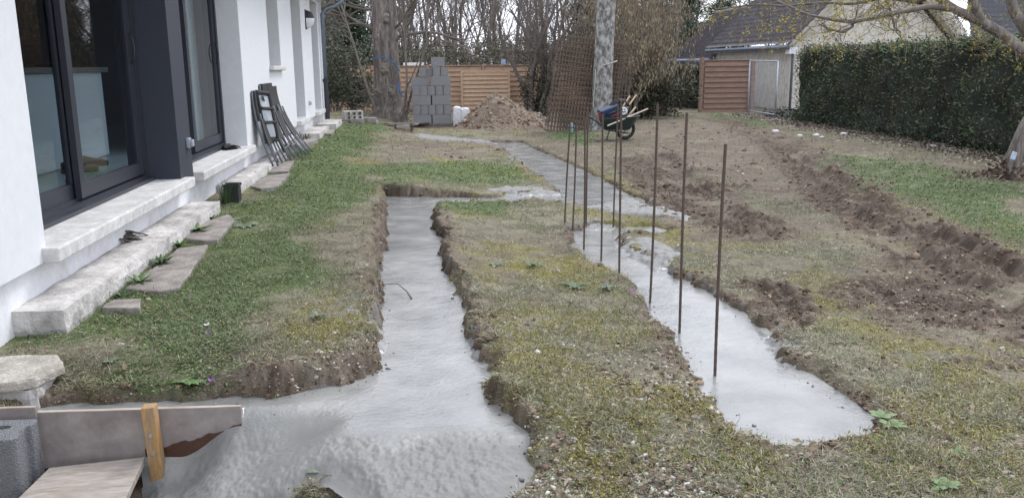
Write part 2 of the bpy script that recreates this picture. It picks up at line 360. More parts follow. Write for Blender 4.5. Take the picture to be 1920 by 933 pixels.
def ground(x, y, full=False):
    x = np.asarray(x, float); y = np.asarray(y, float)
    r = np.hypot(x, y)
    z0 = base(x, y); z = z0.copy()
    e1 = (fbm(x, y, .16, 4, 11.)-.5); e2 = (fbm(x, y, .05, 3, 21.)-.5)
    rough = fbm(x, y, .7, 5, 2.)-.5
    far = ss(30, 60, r)
    z += rough*.045*(1-far)+e2*.016*(1-ss(14, 25, r))
    soil = np.zeros(x.shape)
    for P_, wd, dp in RUTS:
        d, sd_ = lined(P_, x, y, 1.2); d = d+e1*.14
        along = fbm(x, y, .5, 2, 31.)
        z -= dp*(1-ss(wd*.5, wd*1.05, d))*(.5+along)
        z += dp*.55*ss(wd*.8, wd*1.25, d)*(1-ss(wd*1.25, wd*2.1, d))*(.05+1.5*np.clip(along-.3, 0, 1))*(.3+1.4*fbm(x, y, .06, 4, 141.))
        m_ = (1-ss(wd*1.1, wd*2., d))*ss(.3, .62, along+e1*.6+.08); soil = np.maximum(soil, m_)
    clump = np.abs(fbm(x, y, .085, 5, 41.)-.5)*2.4
    cd = np.ones(x.shape)
    z += soil*(.06*(clump-.25))*(1-ss(20, 30, r))
    # small pitted, churned place in the middle of the lawn
    for px, py, rad, h in ((1410,420,.42,.10),(1330,425,.24,.06),(1330,350,.35,.07),(1290,350,.3,.05),(1400,350,.22,.06),(1650,385,.28,.11),(1550,318,.3,.06),(1480,245,.3,.05),(1700,425,.3,.07),(1760,455,.3,.06)):
        q = gpt(px, py); d = np.hypot(x-q[0], y-q[1]); m_ = 1-ss(rad*.3, rad, d+e1*.35)
        z += m_*h*(.1+1.1*clump); soil = np.maximum(soil, m_*ss(.1, .5, m_))
    # trenches
    ed = np.full(x.shape, -1.2)
    lv = level(x, y)
    for P_ in POOLS:
        ed = np.maximum(ed, sdf(P_, x, y, 1.2))
    near_ = ss(24, 7, r)
    edn = ed+(e1*.085+e2*.07)*(.35+.65*near_)
    lip = ss(-.28, -.05, edn)*(1-ss(-.05, .0, edn))
    z += lip*(.035*(fbm(x, y, .12, 3, 51.)-.25)*2)*near_
    edn = edn+(fbm(x, y, .03, 3, 151.)-.5)*.05*near_
    sl_ = .05+.10*ss(.42, .62, fbm(x, y, .45, 3, 171.))*near_
    bankiness = ss(-sl_, .035, edn)
    notfront = 1-ss(3.2, 3.05, y)*0
    bd = ss(-.30, -.10, ed)*(1-ss(-.02, .02, edn))*np.maximum(ss(3.55, 3.85, y), ss(.65, .9, x)); z = np.maximum(z, z*(1-bd)+(lv+.022+.03*(e1+.3))*bd)
    z = z*(1-bankiness)+np.minimum(lv-.07, z)*bankiness
    soil = np.maximum(soil, ss(-.16, -.03, edn+.10*(e1))*.9*ss(.2, .6, fbm(x, y, .3, 3, 61.)+.12))
    dark = ss(-.03, .01, edn)
    rg = np.zeros(x.shape); rgd = np.full(x.shape, -1.2)
    for P_ in ROUGH: rgd = np.maximum(rgd, sdf(P_, x, y, 1.2))
    if full: return z, z0, soil, ed, edn, dark, rgd, e1, e2, clump, lv, rough
    return z
COLS = dict(straw=(.218, .198, .145), olive=(.150, .146, .090), soil=(.115, .088, .068), soil2=(.185, .150, .122), moss=(.225, .205, .065), green=(.085, .125, .042), green2=(.125, .165, .068), cement=(.25, .25, .25), wet=(.065, .045, .033))
def vc(k): return np.array(COLS[k])
def fan():
    da = R(37); n = 900
    aa = np.concatenate([np.linspace(YAW-da, YAW+da, n), np.linspace(YAW+da, YAW-da+2*math.pi, 70)[1:-1]])
    rr = np.concatenate([np.geomspace(.15, 1.9, 14)[:-1], np.geomspace(1.9, 11, 760)[:-1], np.geomspace(11, 45, 330)[:-1], np.geomspace(45, 900, 24)])
    return aa, rr, n
aa, rr, NF = fan()
A_, R_ = np.meshgrid(aa, rr); X = (R_*np.sin(A_)).ravel(); Y = (R_*np.cos(A_)).ravel()
z, z0, soil, ed, edn, dark, rgd, e1, e2, clump, lv, rough = ground(X, Y, True)
fr = sdf(FRONT, X, Y, 1.2); frn = fr+e1*.05
YB = 3.418-.0535*(X+.735)
Dl = .13*ss(-.28, -.74, X)*ss(3.50, 3.26, Y)*(1-((X < -.74) & (Y > YB)))
frh = -.100-.055*np.clip((3.14-Y)/.6, 0, 1)*(1-.4*ss(-.1, .35, X))-Dl-.14*ss(-.74, -1.0, X)                        # the slumped front of the pour
z = np.where((frn > -.04), np.minimum(z, z*(1-ss(-.04, .02, frn))+(frh-.06)*ss(-.04, .02, frn)), z)
z = np.where((Dl > .002) & ((ed > 0) | (frn > 0)), np.minimum(z, lv-Dl-.06), z)
zn = zones(X, Y)
r_ = np.hypot(X, Y)
n1 = fbm(X, Y, .22, 5, 71.); n2 = fbm(X, Y, .06, 3, 81.); n3 = fbm(X, Y, 1.4, 4, 91.)
col = vc('straw')[None]*(1-ss(.38, .62, n1)[:, None])+vc('olive')[None]*ss(.38, .62, n1)[:, None]
def blend(c, m_): 
    global col
    c = np.asarray(c, float); m_ = np.clip(m_, 0, 1)[:, None]; col = col*(1-m_)+c*m_
bare = ss(.50, .64, n3*.55+n1*.45+.05*ss(1.5, 3, X)-.01)
blend(vc('soil2'), bare*.75)
churn = ss(1.5, 2.6, X)*ss(4, 6, Y)*(1-ss(20, 25, Y))*ss(.46, .60, fbm(X, Y*.6, .45, 5, 201.))*(1-zn['green'])
blend(vc('soil2')*.95, churn*.6)
blend(vc('moss'), zn['moss']*ss(.36, .56, n1*.5+n2*.5+.03)*.9)
blend(vc('moss'), ss(.62, .7, fbm(X, Y, .5, 4, 101.))*.5*(1-.6*ss(2.2, 3.4, X)))
gm = zn['green']*ss(.3, .5, n1*.55+n2*.2+n3*.25+.05)
blend(vc('green'), gm*.9); blend(vc('green2'), gm*ss(.45, .62, n2)*.7)
blend(vc('soil2')*(.75+.5*n2[:, None]), zn['soil']*ss(.36, .54, n1)*.9)
sc_ = vc('soil')[None]*(1-ss(.35, .7, n2)[:, None])+vc('soil2')[None]*ss(.35, .7, n2)[:, None]
blend(sc_, soil); blend(vc('soil'), dark*.9)
blend(vc('wet')*1.1, dark*ss(.3, .5, n2))
# splashes of cement slurry along the edges of the pour
spl = ss(-.10, -.02, np.maximum(np.maximum(ed*1.5-.03, rgd), fr)+e2*.25)*ss(.52, .62, n2*.6+n1*.4+.0)*(1-dark)
blend(vc('cement')*.85, spl*.75)
col = col*(.72+.56*fbm(X, Y, .11, 4, 181.)*1.0)[:, None]*(.8+.4*fbm(X, Y, .8, 3, 191.))[:, None]
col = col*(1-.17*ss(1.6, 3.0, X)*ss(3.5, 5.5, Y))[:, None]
woods = ss(30.5, 33, Y+.3*X*0)
blend((.12, .10, .075), woods*.9)
hed = ss(-.8, .0, (X-9.3)-(Y-9)*.115+e1)*ss(6, 9, Y)*(1-ss(29, 31, Y))
blend((.11, .095, .075), hed*.85)
col = np.clip(col, .01, .8)
nc, nr = len(aa), len(rr)
I = np.arange(nc*nr).reshape(nr, nc); J = np.roll(I, -1, 1)
F = np.stack([I[:-1], I[1:], J[1:], J[:-1]], -1).reshape(-1, 4)
V = np.stack([X, Y, z], -1)
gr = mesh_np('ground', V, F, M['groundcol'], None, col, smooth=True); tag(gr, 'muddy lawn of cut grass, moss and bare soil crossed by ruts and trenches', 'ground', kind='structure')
# poured concrete, one sheet in the trenches and its slumps over their edges
lump = fbm(X, Y, .045, 4, 111.); lump2 = np.abs(fbm(X, Y, .10, 3, 121.)-.5)*2
Cc = np.full(X.shape, -9.)
Cc = np.where(ed > -.22, lv-Dl+.0035*(fbm(X, Y, .09, 3, 131.)-.5)-.12*ss(.07, .15, -ed), Cc)
rf = np.clip(ss(0, .02, rgd), 0, 1)
rn = rgd+e1*.10
bk2 = ss(-.18, .05, ed)
hh = (base(X, Y)+rough*.045)*(1-bk2)+lv*bk2+(.035*ss(-.01, .09, rn)-.02)+(lump-.5)*.045*ss(0, .05, rn)+.012*lump2
Cc = np.where(rn > -.05, np.maximum(Cc, np.where(rn > -.02, hh, -9)), Cc)
fm = np.maximum(ss(3.22, 2.96, Y+e1*.22), ss(-.45, -.72, X+e1*.1)*ss(3.42, 3.30, Y))
lump3 = fbm(X, Y, .018, 3, 161.)
hf = frh+((lump-.5)*.010+.003*(lump2-.3)+(lump3-.5)*.015)*fm*ss(0, .06, frn)-.05*(1-ss(-.02, .10, frn))*np.maximum(ss(3.07, 2.95, Y), ss(-.45, -.72, X)*ss(3.42, 3.30, Y))
Cc = np.where((frn > -.03) & ~((X < -.74) & (Y > YB)), hf, np.where((Y < 3.13) & (X < .85), -9., np.where((X < -.74) & (Y < YB), -9., Cc)))
rmask = np.clip(np.maximum(ss(-.01, .03, rn)*(hh > lv+.005), np.where(frn > -.03, fm, 0)), 0, 1)
vis = (Cc > z-.05) & (Cc > -5)
kf = vis[F].sum(1) >= 3; kf &= (Cc[F] > -5).all(1)
kf &= (np.arange(len(F)) % nc) < NF-1
F2 = F[kf]; kf &= ~(((X < -.74) & (Y < YB) & (frn < -.02))[F].any(1))
F2 = F[kf]; used, inv = np.unique(F2, return_inverse=True); F2 = inv.reshape(-1, 4)
cc = np.zeros((len(used), 3)); cc[:, 0] = rmask[used]
conc = mesh_np('concrete_footing', np.stack([X, Y, Cc], -1)[used], F2, M['concrete'], None, cc, smooth=True)
tag(conc, 'wet grey poured concrete filling the foundation trenches', 'concrete', kind='structure')
CONC_Z = lambda x, y: float(level(x, y))
OCC = []
# ------------------------------------------------------------------ the white house on the left
def root(name, loc, label, cat, group=None): return empty(name, loc, label, cat, group)
WX, WT = -1.95, .25; SILL, LINT = .38, 2.62
hs_ = root('house', (-1.95, 4.7, 0), 'modern white rendered house with anthracite sliding doors along the lawn', 'house')
b = MB(); X0 = WX-WT; TOP = 2.9
solid = [(-3.0, 4.70), (10.55, 12.62), (13.72, 15.22), (16.53, 18.2), (19.48, 20.55)]
for y0, y1 in solid: b.box((X0, y0, .30), (WX, y1, TOP))
for y0, y1 in [(4.70, 10.55), (12.62, 13.72), (15.22, 16.53), (18.2, 19.48)]: b.box((X0, y0, LINT), (WX, y1, TOP))
b.box((X0, 12.62, .30), (WX, 13.72, 1.27))
b.box((-8.5, 20.3, .30), (X0, 20.55, TOP)); b.box((-8.75, -3, .30), (-8.5, 20.55, TOP)); b.box((-8.5, -3, .30), (X0, -2.75, TOP))
b.build('wall', M['render'], hs_)
b = MB(); b.box((X0, -3, -.75), (WX-.05, 20.53, .298)); b.box((-8.7, 20.28, -.75), (X0, 20.53, .298)); b.build('plinth', M['plinth'], hs_)
# roof, soffit, gutter
b = MB(); b.add([(-1.5, -3.4, 2.90), (-1.5, 20.95, 2.90), (-5.2, 20.95, 5.2), (-5.2, -3.4, 5.2), (-8.95, 20.95, 2.90), (-8.95, -3.4, 2.90),
 (-1.5, -3.4, 3.02), (-1.5, 20.95, 3.02), (-5.2, 20.95, 5.34), (-5.2, -3.4, 5.34), (-8.95, 20.95, 3.02), (-8.95, -3.4, 3.02)],
 [(0,1,2,3), (3,2,4,5), (9,8,7,6), (11,10,8,9), (0,6,7,1), (4,10,11,5), (1,7,8,2), (2,8,10,4), (3,9,6,0), (5,11,9,3)])
b.build('roof', M['tile2'], hs_)
b = MB(); b.box((WX, -3.4, 2.84), (-1.52, 20.93, 2.88)); b.box((-8.9, 20.56, 2.84), (WX-.002, 20.93, 2.88)); b.build('soffit', M['whiteboard'], hs_)
b = MB(); b.tube([(-1.44, -3.4, 2.90), (-1.44, 21.0, 2.88)], .065, 10); b.build('gutter', M['zinc'], hs_)
b = MB(); b.tube([(-1.44, 20.2, 2.84), (-1.46, 20.18, 2.72), (-1.62, 20.05, 2.60), (-1.80, 19.9, 2.54), (-1.87, 19.88, 2.42), (-1.87, 19.88, 1.0)], .045, 10)
dp = b.build('downpipe', M['zinc'], hs_, smooth=True)
b = MB(); b.tube([(-1.87, 19.88, 1.0), (-1.87, 19.88, .02)], .052, 10); b.tube([(-1.87, 19.88, 1.02), (-1.87, 19.88, .95)], .066, 10); b.build('cast_shoe', M['navy'], hs_)
# sills
for y0, y1, z1, th, pr in [(4.64, 7.60, SILL, .085, .085), (7.93, 10.63, SILL, .085, .085), (15.14, 16.62, SILL, .085, .08), (18.12, 19.56, SILL, .085, .08), (12.56, 13.80, 1.31, .065, .065)]:
    b = MB(); b.box((X0+.02, y0, z1-th), (WX+pr, y1, z1)); b.build('sill', M['stone'], hs_, bevel=.012)
b = MB(); b.box((X0-.04, 7.45, .335), (WX+.006, 7.875, LINT-.003)); b.build('clad_pillar', M['navy_panel'], hs_, bevel=.003)
# reveals in the far openings stay white (wall thickness); doors and windows
def sash(y0, y1, x, parent, z0, z1, st=.07, handle=None, rail=.09):
    b = MB(); b.box((x-.02, y0, z0), (x+.02, y0+st, z1)); b.box((x-.02, y1-st, z0), (x+.02, y1, z1)); b.box((x-.019, y0+st, z0), (x+.019, y1-st, z0+rail)); b.box((x-.019, y0+st, z1-.07), (x+.019, y1-st, z1))
    b.build('sash', M['navy'], parent, world=False)
    p_ = MB(); p_.box((x-.004, y0+st+.002, z0+rail+.002), (x+.004, y1-st-.002, z1-.072)); p_.build('pane', M['thinglass'], parent, world=False)
def local(parent_loc): return parent_loc
g = bpy.data.materials.new('thin_window_glass'); g.use_nodes = True; N = g.node_tree.nodes; L = g.node_tree.links; N.remove(N['Principled BSDF'])
tr = N.new('ShaderNodeBsdfTransparent'); tr.inputs['Color'].default_value = (.80, .86, .88, 1); gl = N.new('ShaderNodeBsdfGlossy'); gl.inputs['Roughness'].default_value = .02
fz = N.new('ShaderNodeFresnel'); fz.inputs['IOR'].default_value = 1.75; mxs = N.new('ShaderNodeMixShader'); geo = N.new('ShaderNodeNewGeometry'); inv = N.new('ShaderNodeMath'); inv.operation = 'SUBTRACT'; inv.inputs[0].default_value = 1; L.new(geo.outputs['Backfacing'], inv.inputs[1]); mul = N.new('ShaderNodeMath'); mul.operation = 'MULTIPLY'; L.new(inv.outputs[0], mul.inputs[0]); L.new(fz.outputs[0], mul.inputs[1]); L.new(mul.outputs[0], mxs.inputs[0]); L.new(tr.outputs[0], mxs.inputs[1]); L.new(gl.outputs[0], mxs.inputs[2])
L.new(mxs.outputs[0], N['Material Output'].inputs['Surface']); M['thinglass'] = g
def glazed(y0, y1, name, split=None, z0=SILL, z1=LINT, fr=.06, sliding=True):
    """an anthracite frame set back in the wall with its sashes"""
    L0 = hs_.location
    xb = X0
    o = MB(); o.box((xb-.14, y0, z0), (xb+.0, y0+fr, z1)); o.box((xb-.14, y1-fr, z0), (xb+.0, y1, z1)); o.box((xb-.139, y0+fr, z1-.07), (xb-.001, y1-fr, z1))
    if sliding:
        o.box((xb-.139, y0+fr, z0), (xb-.001, y1-fr, z0+.045)); o.box((xb-.0, y0+.01, z0+.001), (xb+.055, y1-.01, z0+.028)); o.box((xb-.075, y0+fr, z0+.045), (xb-.060, y1-fr, z0+.06))
    else: o.box((xb-.139, y0+fr, z0), (xb-.001, y1-fr, z0+.06))
    d = o.build(name, M['navy'], hs_)
    class PP: pass
    def sub(y0, y1, x, hd=None):
        q = MB(); st = .085; za = z0+.06; zb = z1-.08
        q.box((x-.02, y0, za), (x+.02, y0+st, zb)); q.box((x-.02, y1-st, za), (x+.02, y1, zb)); q.box((x-.018, y0+st, za), (x+.018, y1-st, za+.1)); q.box((x-.018, y0+st, zb-.08), (x+.018, y1-st, zb))
        q.v = [(a-L0[0], bb-L0[1], c-L0[2]) for a, bb, c in q.v]
        q.build('sash', M['navy'], d, world=False)
        q = MB(); q.box((x-.003, y0+st+.001, za+.101), (x+.003, y1-st-.001, zb-.081)); q.v = [(a-L0[0], bb-L0[1], c-L0[2]) for a, bb, c in q.v]; q.build('pane', M['thinglass'], d, world=False)
        if hd is not None:
            q = MB(); q.tube([(x+.02, hd, 1.33), (x+.045, hd, 1.37), (x+.055, hd, 1.45), (x+.045, hd, 1.53), (x+.02, hd, 1.57)], .006, 8); q.v = [(a-L0[0], bb-L0[1], c-L0[2]) for a, bb, c in q.v]
            q.build('handle', M['navy'], d, world=False, smooth=True)
    if split: sub(y0+fr, split+.045, xb-.095); sub(split-.045, y1-fr, xb-.040, y1-fr-.045)
    else: sub(y0+fr, y1-fr, xb-.07)
glazed(4.70, 7.448, 'sliding_door', split=6.05)
glazed(7.877, 10.55, 'sliding_door', split=9.2)
glazed(15.22, 16.53, 'glazed_door'); glazed(18.2, 19.48, 'glazed_door'); glazed(12.62, 13.72, 'window', z0=1.27, sliding=False)
# the room behind the doors
b = MB(); b.box((-8.5, -2.75, .30), (X0-.14, 14.4, .42)); b.build('indoor_floor', M['floor'], hs_)
b = MB(); b.box((-8.5, -2.75, 2.70), (X0-.001, 20.3, 2.75)); b.box((-6.9, -2.75, .42), (-6.8, 14.3, 2.70)); b.box((-6.8, 14.3, .42), (X0-.001, 14.4, 2.70)); b.build('indoor_wall', M['darkwall'], hs_)
b = MB()
n = 26
for i in range(n):
    y0 = 9.75+i*.034; b.add([(-2.47+.02*math.sin(i*1.9), y0, .46), (-2.47+.02*math.sin((i+1)*1.9), y0+.034, .46), (-2.47+.02*math.sin((i+1)*1.9), y0+.034, 2.55), (-2.47+.02*math.sin(i*1.9), y0, 2.55)], [(0, 1, 2, 3)])
b.build('curtain', M['curtain'], hs_)
# wall lamp: black half bowl over a frosted glass one
lr = root('wall_lamp', (WX, 17.33, 2.18), 'black hooded half round lamp with frosted glass on the white wall', 'wall lamp')
b = MB(); b.box((WX, 17.24, 2.0), (WX+.02, 17.42, 2.36)); b.build('back_plate', M['black'], lr, bevel=.006)
def halfbowl(z0, z1, m_, nm):
    b = MB(); k = 10; rows = 8; base_ = 0
    for i in range(rows+1):
        zz_ = z0+(z1-z0)*i/rows; t_ = (zz_-2.18)/.17; rad = .15*math.sqrt(max(0, 1-t_*t_))
        for j in range(k+1):
            a = math.pi*j/k; b.v.append((WX+.02+rad*math.sin(a), 17.33-rad*.6*math.cos(a), zz_))
    for i in range(rows):
        for j in range(k): b.f.append((i*(k+1)+j, i*(k+1)+j+1, (i+1)*(k+1)+j+1, (i+1)*(k+1)+j))
    b.build(nm, m_, lr, smooth=True)
halfbowl(2.20, 2.349, M['black'], 'hood'); halfbowl(2.011, 2.20, M['lampglass'], 'glass_bowl')
def outlet(y, z, x, label):
    r = root('socket_box', (x, y, z), label, 'socket box')
    b = MB(); b.box((x, y-.04, z-.04), (x+.03, y+.04, z+.045)); b.build('housing', M['galv'], r, bevel=.005)
    b = MB(); b.box((x+.03, y-.03, z-.03), (x+.055, y+.032, z+.03)); b.build('flap', M['galv'], r, bevel=.006)
q = onx(352, 268, WX+.006); outlet(q[1]-.02, q[2], WX+.006, 'grey outdoor socket box on the anthracite pillar between the sliding doors')
outlet(17.08, .60, WX, 'small grey outdoor socket box on the white wall below the lamp')
# things indoors
r = root('kitchen_island', (-3.5, 7.4, .42), 'white kitchen island with dark worktop seen through the sliding door', 'kitchen island')
b = MB(); b.box((-3.95, 5.2, .43), (-3.1, 9.25, 1.26)); b.build('body', M['island'], r, bevel=.006)
b = MB(); b.box((-4.0, 5.1, 1.262), (-3.05, 9.32, 1.31)); b.build('worktop', M['worktop'], r, bevel=.004)
b = MB(); b.lathe([(.10, 0), (.16, .012), (.18, .03), (.165, .03), (.10, .016)], (-3.35, 8.7, 1.312), 20); tag(b.build('dish', M['black'], smooth=True), 'dark shallow dish on the island worktop indoors', 'dish')
def shoe(c, rz, label):
    r = root('shoe', c, label, 'shoe', 'pair of grey slippers inside the sliding door'); r.rotation_euler = (0, 0, rz)
    prof = [(-.14, .034, .07), (-.10, .042, .085), (-.04, .040, .075), (.02, .044, .055), (.08, .050, .045), (.125, .040, .032), (.148, .018, .02)]
    b = MB(); k = 10
    for xx, wd, hh_ in prof:
        for j in range(k):
            a = 2*math.pi*j/k; b.v.append((xx, wd*math.cos(a), max(.016, .02+hh_*.5+hh_*.5*math.sin(a))))
    for i in range(len(prof)-1):
        for j in range(k): b.f.append((i*k+j, i*k+(j+1) % k, (i+1)*k+(j+1) % k, (i+1)*k+j))
    b.f.append(tuple(range(k))[::-1]); b.f.append(tuple(range((len(prof)-1)*k, len(prof)*k)))
    b.build('upper', M['deadleaf'], r, smooth=True, world=False)
    b = MB(); b.prism([(-.145, -.03), (-.10, -.043), (.08, -.052), (.13, -.035), (.15, 0), (.13, .035), (.08, .052), (-.10, .043), (-.145, .03)], 0, .018); b.build('sole', M['black'], r, world=False)
shoe((-2.86, 7.75, .422), .5, 'grey slipper indoors nearest the sliding door glass'); shoe((-2.94, 8.25, .422), .35, 'grey slipper indoors against the white island')
b = MB(); 
for i in range(14):
    a0, a1 = random.uniform(0, 6.28), random.uniform(.02, .07); b.lathe([(.03, 0), (.025, .03), (.005, .05)], (-2.75+a1*math.cos(a0), 7.35+a1*math.sin(a0), .422), 6)
tag(b.build('cloth', M['bluestrap' if 0 else 'white']), 'pale crumpled cloth on the floor beside the slippers', 'cloth')
# ------------------------------------------------------------------ stone steps and paving
import bmesh
def rough_box(name, a, bb, m_, amp=.008, res=.05, label=None, cat=None, group=None, rz=0, parent=None, chip=0., bevel=.012, taper=0, tilt=(0, 0)):
    a = np.array(a, float); bb = np.array(bb, float); c = (a+bb)/2; h = (bb-a)/2; h0 = c.copy(); h0[2] = a[2]
    bm = bmesh.new(); bmesh.ops.create_cube(bm, size=2)
    for v in bm.verts: v.co = Vector((v.co.x*h[0], v.co.y*h[1], v.co.z*h[2]))
    for ax in range(3):
        n_ = int(min(90, max(1, 2*h[ax]/res)))
        if n_ > 1:
            for i in range(1, n_):
                pos = Vector((0, 0, 0)); pos[ax] = -h[ax]+2*h[ax]*i/n_; nn = Vector((0, 0, 0)); nn[ax] = 1
                bmesh.ops.bisect_plane(bm, geom=bm.verts[:]+bm.edges[:]+bm.faces[:], plane_co=pos, plane_no=nn)
    bm.normal_update()
    for v in bm.verts:
        p_ = v.co; k_ = (fbm(np.array([p_.x+p_.z*1.3+c[0]]), np.array([p_.y+p_.z*.7+c[1]]), .09, 4, c[1])[0]-.5)*2
        ne = sum(abs(abs(p_[i])-h[i]) < 1e-4 for i in range(3))
        d = amp*k_
        if ne >= 2: d -= bevel*(.4+1.2*abs(k_))
        if ne >= 2 and chip and k_ > .25: d -= chip*(k_-.25)*2
        v.co = p_+v.normal*d
        if taper: v.co.x *= 1-taper*(p_.z+h[2])/(2*h[2]); v.co.y *= 1-taper*(p_.z+h[2])/(2*h[2])
    for f in bm.faces: f.smooth = False
    bmesh.ops.triangulate(bm, faces=bm.faces[:])
    me = bpy.data.meshes.new(name); 
    for v in bm.verts: v.co.z += h[2]
    bm.to_mesh(me); bm.free(); me.materials.append(m_)
    o = bpy.data.objects.new(name, me); C.objects.link(o); o.location = h0; o.rotation_euler = (tilt[0], tilt[1], rz)
    if parent is not None: o.parent = parent; o.location = Vector(h0)-parent.location
    return tag(o, label, cat, group)
rough_box('stone_step', (-2.03, 4.33, -.03), (-1.735, 7.85, .13), M['oldstone'], .010, .05, 'long pale stone step under the nearest sliding door', 'stone step', rz=-.006, chip=.02)
rough_box('stone_step', (-1.995, 8.95, -.04), (-1.745, 12.25, .125), M['oldstone'], .010, .06, 'long stone step running under the folded chairs', 'stone step', rz=-.004, chip=.02)
rough_box('stone_block', (-1.93, 15.4, -.05), (-1.60, 17.2, .15), M['oldstone'], .012, .07, 'pale stone block under the far glazed door, nearer of two', 'stone block', chip=.03)
rough_box('stone_block', (-1.90, 17.7, -.05), (-1.50, 19.3, .16), M['oldstone'], .012, .07, 'pale stone block beside the foot of the downpipe', 'stone block', chip=.03)
def paver(pts, label, zt=.022):
    P_ = [gpt(px, py)[:2] for px, py in pts]; c = np.mean(P_, 0); zz_ = float(base(c[0], c[1]))
    # a thin irregular slab: the outline is resampled and roughened
    out = []
    for i in range(len(P_)):
        p0, p1 = P_[i], P_[(i+1) % len(P_)]; n_ = max(2, int(np.hypot(*(np.array(p1)-p0))/.05))
        for j in range(n_): out.append(np.array(p0)+(np.array(p1)-p0)*j/n_+np.array([random.uniform(-.008, .008), random.uniform(-.008, .008)]))
    b = MB(); n_ = len(out); b.v = [(q_[0]-c[0], q_[1]-c[1], -.05) for q_ in out]+[(q_[0]-c[0], q_[1]-c[1], zt-.006) for q_ in out]+[((q_[0]-c[0])*.96, (q_[1]-c[1])*.985, zt) for q_ in out]
    b.f = [(i, (i+1) % n_, n_+(i+1) % n_, n_+i) for i in range(n_)]+[(n_+i, n_+(i+1) % n_, 2*n_+(i+1) % n_, 2*n_+i) for i in range(n_)]+[tuple(range(2*n_, 3*n_))]
    o = b.build('paving_slab', M['paving']); o.location = (c[0], c[1], zz_+.012); xs = [q_[0] for q_ in out]; ys = [q_[1] for q_ in out]
    OCC.append((min(xs)+.03, max(xs)-.03, min(ys)+.06, max(ys)-.06))
    return tag(o, label, 'paving slab', 'brown slabs set in the grass by the steps')
paver([(236, 548), (335, 470), (392, 466), (338, 548), (300, 556)], 'largest brown slab in the grass beside the nearest step')
paver([(345, 452), (372, 422), (428, 408), (440, 418), (410, 458), (380, 460)], 'brown slab beside the right end of the nearest step')
paver([(470, 352), (500, 332), (544, 330), (520, 356), (490, 360)], 'brown slab in the grass before the folded chairs')
paver([(505, 326), (528, 306), (552, 306), (540, 328)], 'small brown slab close to the feet of the folded chairs')
paver([(190, 588), (212, 572), (268, 570), (262, 588)], 'small half buried slab left of the largest slab')
paver([(512, 276), (540, 260), (590, 262), (596, 268), (560, 278)], 'flat slab in front of the nearer far stone block')
paver([(590, 252), (604, 244), (628, 246), (622, 256)], 'flat slab beside the far stone blocks')
# near left corner: capstone on its block
q = at(60, 690, .12)
rough_box('stone_block', (-2.5, 3.585, -.22), (-1.59, 3.86, -.012), M['oldstone'], .010, .035, 'crumbling stone block carrying the pale capstone in the near left corner', 'stone block', chip=.03)
b = MB(); pl = [(-2.55, 3.56), (-1.66, 3.56), (-1.60, 3.60), (-1.55, 3.76), (-1.62, 3.90), (-1.74, 3.92), (-2.55, 3.92)]
out = []
for i in range(len(pl)):
    p0, p1 = np.array(pl[i]), np.array(pl[(i+1) % len(pl)]); n_ = max(1, int(np.hypot(*(p1-p0))/.03))
    for j in range(n_): out.append(p0+(p1-p0)*j/n_+rng.uniform(-.005, .005, 2))
n_ = len(out); c = np.array([-2.0, 3.74])
b.v = [(*(c+(q_-c)*.985), .000-.012+random.uniform(-.003, .003)) for q_ in out]+[(*q_, .000-.004+random.uniform(-.002, .002)) for q_ in out]+[(*q_, .022+random.uniform(-.003, .003)) for q_ in out]+[(*(c+(q_-c)*.982), .032+random.uniform(-.002, .002)) for q_ in out]
b.f = [tuple(range(n_))[::-1]]+[(k_*n_+i, k_*n_+(i+1) % n_, (k_+1)*n_+(i+1) % n_, (k_+1)*n_+i) for k_ in range(3) for i in range(n_)]+[tuple(range(3*n_, 4*n_))]
tag(b.build('capstone', mat('capstone_face', (.33, .30, .26), .9, .12, 9, .8, 60, col2=(.48, .45, .40))), 'flat pale capstone with a cut corner on the crumbling block', 'capstone')
# ------------------------------------------------------------------ loose growth and stones on the ground (nobody could count them)
NYI = None
def surf(x, y):
    """height of the built ground under points, read from the fan grid"""
    a = np.arctan2(x, y); r = np.hypot(x, y)
    ia = (a-aa[0])/(aa[NF-1]-aa[0])*(NF-1); ir = np.interp(r, rr, np.arange(nr))
    i0 = np.clip(ia.astype(int), 0, NF-2); j0 = np.clip(ir.astype(int), 0, nr-2); fa = np.clip(ia-i0, 0, 1); fr_ = ir-j0
    def g_(A): A = A.reshape(nr, nc); return (A[j0, i0]*(1-fa)+A[j0, i0+1]*fa)*(1-fr_)+(A[j0+1, i0]*(1-fa)+A[j0+1, i0+1]*fa)*fr_
    return g_
CZ = np.where(vis, Cc, -9.)
